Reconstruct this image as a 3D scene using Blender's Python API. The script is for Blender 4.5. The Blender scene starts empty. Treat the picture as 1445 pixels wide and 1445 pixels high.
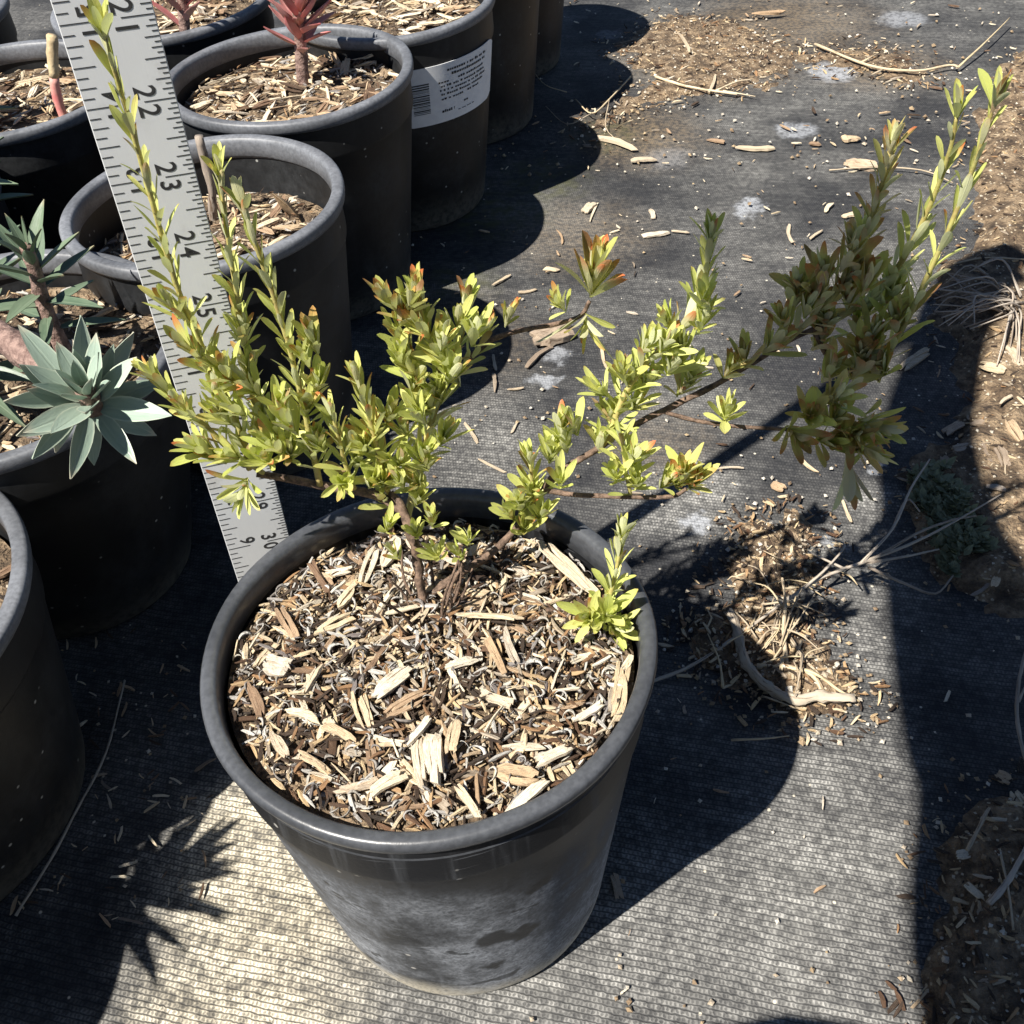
import bpy, math, random
import numpy as np
from mathutils import Vector, Matrix, noise as mnoise

# ------------------------------------------------------------------ camera, sky, sun, exposure
sc = bpy.context.scene
F_PX, CAM = 1502.2, Vector((0.0355, -0.2586, 0.48645))
PITCH, ROLL = 0.76844, -0.08164
_fw = Vector((0, math.cos(PITCH), -math.sin(PITCH))); _r = Vector((1, 0, 0)); _u = _r.cross(_fw)
RT = _r*math.cos(ROLL) + _u*math.sin(ROLL); UP = -_r*math.sin(ROLL) + _u*math.cos(ROLL); FW = _fw
cd = bpy.data.cameras.new('camera'); cam = bpy.data.objects.new('camera', cd); sc.collection.objects.link(cam)
cd.sensor_width = 36; cd.lens = F_PX/1445*36; cd.clip_start = .01; cd.clip_end = 500
m = Matrix.Identity(4)
for i in range(3):
    m[i][0] = RT[i]; m[i][1] = UP[i]; m[i][2] = -FW[i]; m[i][3] = CAM[i]
cam.matrix_world = m
sc.camera = cam
SUN_SHIFT = (0.55, 0.47)                       # ground shadow offset per metre of height
to_sun = Vector((-SUN_SHIFT[0], -SUN_SHIFT[1], 1)).normalized()
sd = bpy.data.lights.new('sun', 'SUN'); sun = bpy.data.objects.new('sun', sd); sc.collection.objects.link(sun)
sd.energy = 5.0; sd.angle = math.radians(.53); sd.color = (1, .95, .87)
sun.rotation_euler = to_sun.to_track_quat('Z', 'Y').to_euler()
wd = bpy.data.worlds.new('World'); sc.world = wd; wd.use_nodes = True
wn = wd.node_tree; sky = wn.nodes.new('ShaderNodeTexSky'); sky.sky_type = 'NISHITA'; sky.sun_disc = False
sky.air_density = .7; sky.dust_density = .2; sky.altitude = 900
sky.sun_elevation = math.asin(to_sun.z); sky.sun_rotation = math.atan2(to_sun.x, to_sun.y)
wn.links.new(sky.outputs[0], wn.nodes['Background'].inputs[0]); wn.nodes['Background'].inputs[1].default_value = .05
sc.view_settings.view_transform = 'Standard'; sc.view_settings.look = 'None'
sc.view_settings.exposure = 1.05; sc.view_settings.gamma = 1; sc.view_settings.use_curve_mapping = False

# ------------------------------------------------------------------ helpers
R = random.Random(11)
PI = math.pi
def ray(px, py): return (px-722.5)*RT - (py-722.5)*UP + F_PX*FW
def G(px, py, z=0.0):                        # photo pixel -> point at height z
    d = ray(px, py); return CAM + d*((z-CAM.z)/d.z)
def Y(px, py, y):                            # photo pixel -> point on the vertical plane at depth y
    d = ray(px, py); return CAM + d*((y-CAM.y)/d.y)
def PX(p):
    d = p-CAM; w = d.dot(FW); return (722.5+F_PX*d.dot(RT)/w, 722.5-F_PX*d.dot(UP)/w)
def nz(x, y, z, s): return mnoise.noise(Vector((x*s, y*s, z*s)))

class MB:
    def __init__(s): s.v = []; s.f = []; s.pc = []; s.mi = []
    def add(s, v, f, pc=None, mi=0, mat=None):
        o = len(s.v)
        s.v += [tuple(mat @ Vector(q)) for q in v] if mat is not None else [tuple(q) for q in v]
        s.f += [tuple(i+o for i in q) for q in f]
        s.pc += pc if pc else [(0, 0, 0)]*len(v); s.mi += [mi]*len(f)
        return s
    def mesh(s, name, mats, smooth=False, angle=None):
        me = bpy.data.meshes.new(name); me.from_pydata(s.v, [], s.f)
        a = me.attributes.new('pc', 'FLOAT_VECTOR', 'POINT')
        a.data.foreach_set('vector', np.array(s.pc, 'f').ravel())
        for mt in (mats if isinstance(mats, (list, tuple)) else [mats]): me.materials.append(mt)
        me.polygons.foreach_set('material_index', s.mi)
        if smooth:
            me.polygons.foreach_set('use_smooth', [True]*len(me.polygons))
            if angle: me.set_sharp_from_angle(angle=math.radians(angle))
        me.update(); return me
def ob(name, me, parent=None, mw=None):
    o = bpy.data.objects.new(name, me); sc.collection.objects.link(o)
    if parent is not None: o.parent = parent
    if mw is not None: o.matrix_local = mw
    return o
def tag(o, label, cat=None, group=None, kind=None):
    if label: o['label'] = label
    if cat: o['category'] = cat
    if group: o['group'] = group
    if kind: o['kind'] = kind
    return o
def empty(name, loc, label, cat, group=None):
    o = ob(name, None); o.location = loc; o.empty_display_size = .02
    return tag(o, label, cat, group)
def frame(pos, y, z, s=1.0):                 # matrix with local +Y along y and +Z near z
    y = Vector(y).normalized(); x = y.cross(Vector(z))
    if x.length < 1e-5: x = y.orthogonal()
    x.normalize(); z = x.cross(y)
    mm = Matrix.Identity(4)
    for i in range(3): mm[i][0] = x[i]*s; mm[i][1] = y[i]*s; mm[i][2] = z[i]*s; mm[i][3] = pos[i]
    return mm
def spline(P, n=6):
    P = [Vector(p) for p in P]; Q = [2*P[0]-P[1]] + P + [2*P[-1]-P[-2]]; out = []
    for i in range(1, len(Q)-2):
        a, b, c, d = Q[i-1:i+3]
        for k in range(n):
            t = k/n
            out.append(.5*((2*b) + (c-a)*t + (2*a-5*b+4*c-d)*t*t + (3*b-a-3*c+d)*t**3))
    return out+[P[-1]]
def tube(mb, path, r0, r1, sides=6, rough=0.0, rnd=0.0, mi=0, cap=True):
    n = len(path); v = []; pc = []; f = []
    ref = None; acc = 0.0
    for i, p in enumerate(path):
        t = (path[min(i+1, n-1)]-path[max(i-1, 0)]).normalized()
        ref = t.orthogonal() if ref is None else (ref - t*ref.dot(t))
        ref.normalize(); b = t.cross(ref)
        if i: acc += (p-path[i-1]).length
        rr = r0+(r1-r0)*i/(n-1)
        for k in range(sides):
            a = 2*PI*k/sides
            q = rr*(1+rough*nz(p.x+k*.13, p.y, p.z+k, 160))
            v.append(p+(ref*math.cos(a)+b*math.sin(a))*q); pc.append((acc*60, k/sides, rnd))
    for i in range(n-1):
        for k in range(sides):
            f.append((i*sides+k, i*sides+(k+1) % sides, (i+1)*sides+(k+1) % sides, (i+1)*sides+k))
    if cap: f.append(tuple(reversed(range(sides)))); f.append(tuple((n-1)*sides+k for k in range(sides)))
    return mb.add(v, f, pc, mi)
def lathe(prof, seg=72, wob=0.0, seed=0.0, zw=0.0):
    v = []; f = []; pc = []
    for i, (r, z) in enumerate(prof):
        for k in range(seg):
            a = 2*PI*k/seg
            q = r*(1+wob*(math.sin(2*a+seed)*.7+math.sin(3*a+seed*2.3)*.4+.35*math.sin(7*a+seed)))
            v.append((q*math.cos(a), q*math.sin(a), z+zw*math.sin(2*a+seed*1.7))); pc.append((k/seg, i, 0))
    for i in range(len(prof)-1):
        for k in range(seg):
            f.append((i*seg+k, i*seg+(k+1) % seg, (i+1)*seg+(k+1) % seg, (i+1)*seg+k))
    return v, f, pc

# ------------------------------------------------------------------ materials
class NT:
    def __init__(s, name):
        s.m = bpy.data.materials.new(name); s.m.use_nodes = True; s.t = s.m.node_tree
        s.b = s.t.nodes['Principled BSDF']; s.out = s.t.nodes['Material Output']
    def n(s, typ, ins=None, **kw):
        nd = s.t.nodes.new('ShaderNode'+typ)
        for k, v in kw.items(): setattr(nd, k, v)
        for k, v in (ins or {}).items():
            sock = nd.inputs[k]
            if isinstance(v, bpy.types.NodeSocket): s.t.links.new(v, sock)
            else: sock.default_value = v
        return nd
    def math(s, op, a, b=0.0, c=None, clamp=False):
        ins = {0: a, 1: b}
        if c is not None: ins[2] = c
        return s.n('Math', ins, operation=op, use_clamp=clamp).outputs[0]
    def mix(s, f, a, b, mode='MIX'):
        nd = s.n('Mix', {'Factor': f}, data_type='RGBA', blend_type=mode)
        for k, v in ((6, a), (7, b)):
            if isinstance(v, bpy.types.NodeSocket): s.t.links.new(v, nd.inputs[k])
            else: nd.inputs[k].default_value = (*v, 1)
        return nd.outputs[2]
    def ramp(s, f, stops, interp='LINEAR'):
        nd = s.n('ValToRGB', {'Fac': f}); cr = nd.color_ramp; cr.interpolation = interp
        while len(cr.elements) < len(stops): cr.elements.new(.5)
        for e, (p, c) in zip(cr.elements, stops): e.position = p; e.color = (*c, 1)
        return nd.outputs[0]
    def noise(s, vec, scale, detail=3.0, rough=.55, dist=0.0):
        ins = {'Scale': scale, 'Detail': detail, 'Roughness': rough, 'Distortion': dist}
        if vec is not None: ins['Vector'] = vec
        return s.n('TexNoise', ins).outputs[0]
    def sm(s, x, lo, hi, a=0.0, b=1.0):
        return s.n('MapRange', {'Value': x, 1: lo, 2: hi, 3: a, 4: b}, interpolation_type='SMOOTHSTEP').outputs[0]
    def pos(s): return s.n('NewGeometry').outputs['Position']
    def objc(s): return s.n('TexCoord').outputs['Object']
    def attr(s, name='pc'): return s.n('Attribute', attribute_name=name).outputs['Vector']
    def sep(s, v): return s.n('SeparateXYZ', {0: v}).outputs
    def comb(s, x, y, z): return s.n('CombineXYZ', {0: x, 1: y, 2: z}).outputs[0]
    def vm(s, op, a, b=None):
        ins = {0: a}
        if b is not None: ins[1] = b
        nd = s.n('VectorMath', ins, operation=op)
        return nd.outputs['Value'] if op in ('DISTANCE', 'LENGTH', 'DOT_PRODUCT') else nd.outputs[0]
    def set(s, **kw):
        for k, v in kw.items():
            sock = s.b.inputs[k.replace('_', ' ')]
            if isinstance(v, bpy.types.NodeSocket): s.t.links.new(v, sock)
            else: sock.default_value = (*v, 1) if isinstance(v, tuple) and len(v) == 3 else v
    def bump(s, h, strength=.5, dist=.001):
        s.set(Normal=s.n('Bump', {'Height': h, 'Strength': strength, 'Distance': dist}).outputs[0])

def patch_mask(t, wp, pts, soft=.5):
    """irregular soft-edged marks on the ground: list of (px, py, radius m, strength)"""
    acc = None
    for px, py, rad, st in pts:
        g = G(px, py)
        d = t.vm('DISTANCE', wp, (g.x, g.y, 0.0))
        q = t.sm(d, rad, rad*(1-soft), 0.0, st)
        acc = q if acc is None else t.math('MAXIMUM', acc, q)
    return acc

def fabric_material():
    t = NT('woven_weed_fabric'); p = t.pos(); x, y, z = t.sep(p)
    a = G(200, 1220); b = G(400, 1262); d = (b-a).normalized()
    jn = t.n('TexNoise', {'Vector': p, 'Scale': 22.0, 'Detail': 2.0}).outputs['Color']
    jx, jy, jz = t.sep(jn)
    jf = t.n('TexNoise', {'Vector': p, 'Scale': 420.0, 'Detail': 1.0}).outputs['Color']
    fx, fy, fz = t.sep(jf)
    u = t.math('ADD', t.math('MULTIPLY', x, d.x/.0021), t.math('MULTIPLY', y, d.y/.0021))
    v = t.math('ADD', t.math('MULTIPLY', x, -d.y/.0028), t.math('MULTIPLY', y, d.x/.0028))
    u = t.math('ADD', u, t.math('ADD', t.math('MULTIPLY', jx, 1.2), t.math('MULTIPLY', fx, 1.0)))
    v = t.math('ADD', v, t.math('ADD', t.math('MULTIPLY', jy, 1.2), t.math('MULTIPLY', fy, .45)))
    par = t.math('FLOORED_MODULO', t.math('FLOOR', v), 2.0)
    fu = t.math('FRACT', t.math('ADD', u, t.math('MULTIPLY', par, .5)))
    fv = t.math('FRACT', v)
    tri = lambda q: t.math('SUBTRACT', 1.0, t.math('ABSOLUTE', t.math('SUBTRACT', t.math('MULTIPLY', q, 2.0), 1.0)))
    cu_ = t.math('SUBTRACT', 1.0, tri(fu)); cv_ = t.math('SUBTRACT', 1.0, tri(fv))
    ell = t.math('ADD', t.math('MULTIPLY', t.math('POWER', cu_, 2.0), 1.5), t.math('POWER', cv_, 2.0))
    rowv = t.noise(t.comb(t.math('MULTIPLY', t.math('FLOOR', v), .73), t.math('MULTIPLY', u, .045), 0.0), 1.0, 2.0)
    h = t.math('MULTIPLY', t.math('MULTIPLY', t.sm(tri(fv), .02, .5), t.math('ADD', t.math('MULTIPLY', t.sm(ell, .1, .8), .62), .38)), t.sm(rowv, .28, .68, .5, 1.1))
    wob = t.noise(p, 9.0, 4.0); wobs = t.n('TexNoise', {'Vector': p, 'Scale': 34.0, 'Detail': 6.0, 'Roughness': .7}).outputs['Color']
    wp = t.vm('ADD', p, t.vm('SCALE', t.vm('SUBTRACT', wobs, (.5, .5, .5))))
    for nd in t.t.nodes:
        if nd.type == 'VECT_MATH' and nd.operation == 'SCALE': nd.inputs['Scale'].default_value = .05
    tan = patch_mask(t, wp, [(370, 1260, .085, 1.0), (330, 1430, .085, .9), (350, 1160, .05, 1.0)], .75)
    grey = patch_mask(t, wp, [(1150, 1330, .13, .5), (960, 1380, .12, .5), (1200, 1050, .06, .42), (960, 720, .05, .75), (1000, 680, .035, .95), (1240, 700, .025, .9), (1215, 900, .04, .55), (640, 620, .10, .4), (700, 1440, .08, .5)], .8)
    chalk = patch_mask(t, wp, [(765, 535, .012, .7), (790, 500, .011, .6), (1055, 290, .02, .8), (1175, 100, .032, .8), (1125, 180, .024, .7), (1275, 25, .035, .6), (985, 735, .012, .8), (1240, 650, .010, .7), (1180, 760, .008, .5), (860, 45, .02, .3), (940, 220, .03, .25)], .55)
    brown = patch_mask(t, wp, [(1000, 70, .16, .85), (900, 190, .10, .8), (820, 330, .09, .5), (1240, 90, .10, .7), (1110, 30, .16, .8), (930, 620, .06, .35), (640, 480, .10, .35)], .8)
    green = patch_mask(t, wp, [(700, 300, .07, .9), (760, 250, .07, .8), (640, 395, .05, .7), (850, 190, .06, .6)], .8)
    streak = t.noise(t.comb(t.math('MULTIPLY', u, .03), t.math('MULTIPLY', v, .35), 0.0), 1.0, 4.0)
    blot = t.sm(wob, .35, .7)
    fine = t.noise(p, 260.0, 3.0)
    base = t.mix(blot, (.013, .014, .017), (.042, .042, .042))
    amt = t.math('ADD', t.math('MULTIPLY', tan, 1.08), t.math('MULTIPLY', grey, .68), clamp=True)
    amt = t.math('MULTIPLY', t.math('ADD', amt, t.math('ADD', t.math('MULTIPLY', blot, .34), .10)), t.sm(streak, .2, .75, .55, 1.2))
    lifted = t.math('MULTIPLY', t.math('ADD', t.math('MULTIPLY', h, .84), .12), t.sm(fine, .32, .66, .32, 1.15))
    dcol = t.mix(tan, (.44, .43, .40), (.66, .59, .45))
    c = t.mix(t.math('MULTIPLY', amt, lifted, clamp=True), base, dcol)
    c = t.mix(t.math('MULTIPLY', brown, t.sm(fine, .35, .7, .15, .8)), c, (.20, .145, .085))
    c = t.mix(t.math('MULTIPLY', green, t.sm(t.noise(p, 90.0), .35, .7, .1, .8)), c, (.070, .072, .022))
    c = t.mix(t.math('MULTIPLY', chalk, t.sm(fine, .3, .6, .35, 1.0)), c, (.33, .345, .37))
    spk = t.n('TexVoronoi', {'Vector': p, 'Scale': 210.0}, feature='F1').outputs
    spm = t.math('MULTIPLY', t.sm(spk['Distance'], .24, .12), t.math('GREATER_THAN', t.sep(spk['Color'])[0], .97))
    c = t.mix(spm, c, (.55, .50, .40))
    t.set(Base_Color=c, Roughness=.8)
    t.b.inputs['Specular IOR Level'].default_value = .3
    t.bump(t.math('ADD', h, t.math('MULTIPLY', fine, .5)), .7, .0006)
    return t.m

def soil_material():
    t = NT('dry_soil'); p = t.pos()
    n1 = t.noise(p, 70.0, 5.0, .7); n2 = t.noise(p, 420.0, 3.0)
    c = t.ramp(n1, [(.3, (.030, .020, .013)), (.46, (.11, .075, .045)), (.6, (.27, .195, .12)), (.78, (.42, .33, .22))])
    vo = t.n('TexVoronoi', {'Vector': p, 'Scale': 330.0}).outputs
    sp = t.math('MULTIPLY', t.sm(vo['Distance'], .4, .2), t.math('GREATER_THAN', t.sep(vo['Color'])[1], .8))
    c = t.mix(sp, c, (.48, .40, .28))
    t.set(Base_Color=c, Roughness=.95); t.bump(t.math('ADD', n1, n2), 1.0, .004)
    return t.m

def pot_material(name, dust=.14, mud=.35):
    t = NT(name); p = t.objc(); x, y, z = t.sep(p); rnd = t.n('ObjectInfo').outputs['Random']
    off = t.vm('ADD', p, t.comb(t.math('MULTIPLY', rnd, 7.0), 0.0, 0.0))
    n1 = t.noise(off, 16.0, 5.0, .65); n2 = t.noise(off, 190.0, 4.0, .7)
    drip = t.noise(t.vm('MULTIPLY', off, (60.0, 60.0, 9.0)), 1.0, 4.0)
    d = t.math('MULTIPLY', t.sm(n1, .38, .72), t.sm(n2, .3, .65, .3, 1.0))
    d = t.math('MULTIPLY', t.math('ADD', d, t.math('MULTIPLY', t.sm(drip, .5, .75), .35)), dust, clamp=True)
    c = t.mix(d, (.008, .0085, .0095), (.15, .16, .17))
    low = t.math('MULTIPLY', t.sm(t.math('ADD', z, t.math('MULTIPLY', n1, .05)), .062, .012), t.sm(n2, .3, .6, .25, 1.0))
    c = t.mix(t.math('MULTIPLY', low, mud, clamp=True), c, (.33, .29, .22))
    sc2 = t.n('TexVoronoi', {'Vector': off, 'Scale': 160.0}).outputs
    sp = t.math('MULTIPLY', t.sm(sc2['Distance'], .2, .08), t.math('GREATER_THAN', t.sep(sc2['Color'])[0], .9))
    c = t.mix(t.math('MULTIPLY', sp, .7), c, (.45, .45, .42))
    t.set(Base_Color=c, Roughness=t.sm(d, 0.0, .4, .5, .8)); t.b.inputs['Specular IOR Level'].default_value = .3
    t.bump(t.math('ADD', t.math('MULTIPLY', n2, .4), n1), .25, .0012)
    return t.m

def main_pot_material():
    t = NT('scuffed_black_plastic'); p = t.objc(); x, y, z = t.sep(p)
    n1 = t.noise(p, 14.0, 6.0, .6); n2 = t.noise(p, 520.0, 3.0, .7); n3 = t.noise(t.vm('MULTIPLY', p, (30.0, 30.0, 70.0)), 1.0, 4.0, .6, .6)
    n4 = t.noise(p, 120.0, 4.0, .7)
    vert = t.noise(t.vm('MULTIPLY', p, (160.0, 160.0, 9.0)), 1.0, 4.0, .6)
    haze = t.math('MULTIPLY', t.sm(z, .148, .095), t.sm(n1, .34, .62, .08, 1.0))
    haze = t.math('MULTIPLY', haze, t.math('MULTIPLY', t.sm(n2, .25, .7, .35, 1.0), t.sm(n4, .25, .65, .45, 1.0)))
    wet = t.sm(n3, .60, .645)                               # bare patches where the dust has been rubbed off
    haze = t.math('MULTIPLY', haze, t.math('SUBTRACT', 1.0, t.math('MULTIPLY', wet, .8)))
    haze = t.math('ADD', haze, t.math('MULTIPLY', t.sm(vert, .52, .78), .16), clamp=True)
    scr = t.noise(t.vm('MULTIPLY', t.n('Mapping', {'Vector': p, 'Rotation': (.12, .09, .0)}).outputs[0], (22.0, 22.0, 800.0)), 1.0, 3.0, .6)
    haze = t.math('ADD', haze, t.math('MULTIPLY', t.sm(scr, .63, .70), .22), clamp=True)
    wn_ = t.n('TexNoise', {'Vector': p, 'Scale': 60.0, 'Detail': 4.0}).outputs['Color']
    nd_ = t.n('VectorMath', {0: t.vm('SUBTRACT', wn_, (.5, .5, .5))}, operation='SCALE'); nd_.inputs['Scale'].default_value = .03
    wp = t.vm('ADD', p, nd_.outputs[0])
    for px, py, rad in ((705, 1322, .011), (740, 1318, .008), (688, 1362, .007), (755, 1245, .007)):
        d_ = ray(px, py); z_ = .06
        for _ in range(60):                                 # walk along the line of sight to the pot wall
            q_ = CAM+d_*((z_-CAM.z)/d_.z); z_ += .003 if math.hypot(q_.x, q_.y) < .0655+.106*max(0, z_) and q_.y < 0 else -.003
        haze = t.math('MULTIPLY', haze, t.sm(t.vm('DISTANCE', wp, tuple(q_)), rad*.5, rad*1.05, .08, 1.0))
    c = t.mix(haze, (.009, .0095, .011), (.30, .315, .34))
    foot = t.math('MULTIPLY', t.sm(t.math('ADD', z, t.math('MULTIPLY', n1, .03)), .036, .014), t.sm(n2, .3, .55, .5, 1.0))
    c = t.mix(foot, c, (.52, .47, .37))
    vo = t.n('TexVoronoi', {'Vector': p, 'Scale': 140.0}).outputs
    sp = t.math('MULTIPLY', t.sm(vo['Distance'], .2, .1), t.math('GREATER_THAN', t.sep(vo['Color'])[0], .93))
    c = t.mix(t.math('MULTIPLY', sp, .6), c, (.5, .48, .44))
    t.set(Base_Color=c, Roughness=t.sm(haze, 0.0, .4, .5, .8)); t.b.inputs['Specular IOR Level'].default_value = .35
    t.bump(t.math('ADD', n2, t.math('MULTIPLY', n1, 1.5)), .15, .0007)
    return t.m

def rim_material(name, hi, rough):
    t = NT(name); p = t.objc()
    n1 = t.noise(p, 18.0, 4.0, .55); n2 = t.noise(p, 420.0, 3.0, .6)
    d = t.math('MULTIPLY', t.sm(n1, .3, .7, .45, 1.0), t.sm(n2, .3, .7, .65, 1.0))
    c = t.mix(d, (.012, .013, .015), hi)
    t.set(Base_Color=c, Roughness=rough); t.bump(t.math('ADD', n1, n2), .15, .0005)
    return t.m

def chip_material(name, stops):
    t = NT(name); al, ac, rn = t.sep(t.attr()); ri = t.n('ObjectInfo').outputs['Random']
    r = t.math('FRACT', t.math('ADD', rn, ri))
    c = t.ramp(r, stops, 'LINEAR')
    gr = t.noise(t.comb(t.math('MULTIPLY', al, 1.1), t.math('MULTIPLY', ac, 6.5), t.math('MULTIPLY', r, 37.0)), 1.0, 4.0, .7)
    c = t.mix(t.sm(gr, .48, .34), c, t.mix(.8, c, (.07, .036, .015)))
    c = t.mix(t.math('MULTIPLY', t.sm(gr, .55, .75), .45), c, (.72, .62, .44))
    t.set(Base_Color=c, Roughness=.85); t.bump(gr, .8, .0006)
    return t.m
CHIP = chip_material('split_wood_chip', [(0, (.035, .022, .014)), (.10, (.07, .038, .02)), (.18, (.17, .10, .06)), (.32, (.42, .29, .18)), (.5, (.62, .49, .32)), (.72, (.76, .66, .48)), (.9, (.62, .54, .43)), (1, (.22, .17, .12))])
CHIPDARK = chip_material('fine_bark_and_wood', [(0, (.020, .013, .009)), (.38, (.045, .027, .017)), (.5, (.12, .06, .03)), (.62, (.32, .18, .085)), (.74, (.55, .40, .22)), (.9, (.66, .54, .36)), (1, (.3, .24, .18))])
CHIPPALE = chip_material('pale_wood_chip', [(0, (.60, .47, .30)), (.3, (.74, .63, .45)), (.5, (.50, .36, .22)), (.62, (.40, .27, .16)), (.8, (.72, .65, .52)), (1, (.58, .46, .31))])
CHIPDULL = chip_material('dull_tan_chip', [(0, (.50, .40, .27)), (.4, (.60, .51, .38)), (.7, (.44, .35, .24)), (1, (.55, .46, .33))])
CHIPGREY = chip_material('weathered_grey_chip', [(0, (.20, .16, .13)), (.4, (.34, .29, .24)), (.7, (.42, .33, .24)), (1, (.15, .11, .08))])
CURL = chip_material('dry_curled_leaf', [(0, (.60, .58, .53)), (.4, (.42, .40, .37)), (.7, (.12, .10, .10)), (1, (.66, .62, .52))])
STRAW = chip_material('dry_straw_stem', [(0, (.62, .50, .30)), (.5, (.50, .40, .27)), (1, (.40, .33, .24))])
BARKT = chip_material('grey_dead_twig', [(0, (.36, .31, .25)), (.5, (.46, .40, .33)), (1, (.28, .23, .18))])

ROOT = chip_material('split_weathered_root', [(0, (.40, .34, .26)), (.5, (.46, .39, .30)), (1, (.36, .30, .23))])
def leaf_material(name, lo, hi, under, tipc, tip_lo, tip_hi, spec=.5, trans=.33, vein=(.55, .58, .25), edge=None):
    t = NT(name); al, ac, rn = t.sep(t.attr()); ri = t.n('ObjectInfo').outputs['Random']
    r = t.math('FRACT', t.math('ADD', rn, ri))
    c = t.mix(r, lo, hi)
    mott = t.noise(t.comb(t.math('MULTIPLY', al, 5.0), t.math('MULTIPLY', ac, 3.0), t.math('MULTIPLY', r, 50.0)), 1.0, 3.0)
    c = t.mix(t.sm(mott, .3, .75, 0.0, .35), c, vein)
    if edge: c = t.mix(t.math('MULTIPLY', t.sm(t.math('ABSOLUTE', ac), .8, 1.0), .55), c, edge)
    mid = t.sm(t.math('ABSOLUTE', ac), .16, .03)
    c = t.mix(t.math('MULTIPLY', mid, .35), c, vein)
    back = t.n('NewGeometry').outputs['Backfacing']
    c = t.mix(t.math('MULTIPLY', back, .7), c, under)
    tf = t.math('MULTIPLY', t.sm(t.math('ADD', al, t.math('MULTIPLY', mott, .25)), tip_lo, tip_hi), t.sm(t.math('FRACT', t.math('MULTIPLY', r, 7.3)), .25, .8))
    c = t.mix(tf, c, tipc)
    t.set(Base_Color=c, Roughness=.42); t.b.inputs['Specular IOR Level'].default_value = spec
    t.bump(t.math('ADD', mott, t.math('MULTIPLY', mid, -.6)), .35, .0005)
    tr = t.n('BsdfTranslucent', {'Color': t.mix(.5, c, (.56, .66, .10))})
    mx = t.n('MixShader', {0: trans, 1: t.b.outputs[0], 2: tr.outputs[0]})
    t.t.links.new(mx.outputs[0], t.out.inputs[0])
    return t.m
LEAF = leaf_material('shrub_leaf', (.52, .58, .13), (.80, .79, .27), (.74, .75, .54), (.50, .22, .05), .95, 1.3)
LEAFRED = leaf_material('red_tipped_shrub_leaf', (.46, .47, .12), (.66, .62, .20), (.62, .60, .42), (.58, .15, .06), .66, 1.1)
LEAFOLIVE = leaf_material('olive_shrub_leaf', (.50, .50, .16), (.72, .52, .22), (.72, .68, .52), (.48, .14, .07), .6, 1.1)
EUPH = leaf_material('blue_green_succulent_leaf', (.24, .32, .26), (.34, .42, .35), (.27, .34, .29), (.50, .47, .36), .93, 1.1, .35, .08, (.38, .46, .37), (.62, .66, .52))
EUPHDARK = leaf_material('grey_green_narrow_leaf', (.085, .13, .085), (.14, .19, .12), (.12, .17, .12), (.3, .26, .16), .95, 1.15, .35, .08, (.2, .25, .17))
PINK = leaf_material('red_pink_leaf', (.50, .15, .15), (.60, .32, .30), (.50, .28, .27), (.52, .14, .14), .7, 1.1, .35, .2, (.64, .44, .40))
def simple(name, c1, c2, scale, rough=.8, bump=.4, dist=.001, **kw):
    t = NT(name); n1 = t.noise(t.objc(), scale, 5.0, .65)
    t.set(Base_Color=t.mix(t.sm(n1, .3, .7), c1, c2), Roughness=rough, **kw); t.bump(n1, bump, dist); return t.m
BARK = simple('brown_bark', (.045, .028, .018), (.22, .145, .10), 330.0, .85, 1.0)
STEMG = simple('yellow_green_stem', (.36, .28, .10), (.42, .40, .13), 300.0, .6, .3)
SUCC = simple('pink_brown_succulent_stem', (.10, .055, .045), (.34, .23, .19), 210.0, .8, 1.0, .003)
FRESHPINK = simple('fresh_pink_stem', (.55, .17, .16), (.62, .34, .28), 90.0, .6, .3)
SOIL = soil_material(); FABRIC = fabric_material(); POT = pot_material('black_pot_plastic'); POTD = pot_material('dusty_pot_plastic', .16, .5)
MAINPOT = main_pot_material(); RIM = rim_material('worn_rim_plastic', (.20, .21, .23), .5); RIMM = rim_material('smooth_rim_plastic', (.085, .09, .10), .34)
PEBBLE = chip_material('pale_grit', [(0, (.46, .40, .30)), (.25, (.66, .62, .54)), (.45, (.34, .25, .15)), (.8, (.22, .15, .09)), (1, (.48, .37, .22))])
MOSS = leaf_material('grey_green_moss', (.17, .19, .12), (.26, .28, .18), (.22, .23, .16), (.2, .18, .12), .9, 1.2, .2, .1, (.18, .19, .13))

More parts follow.
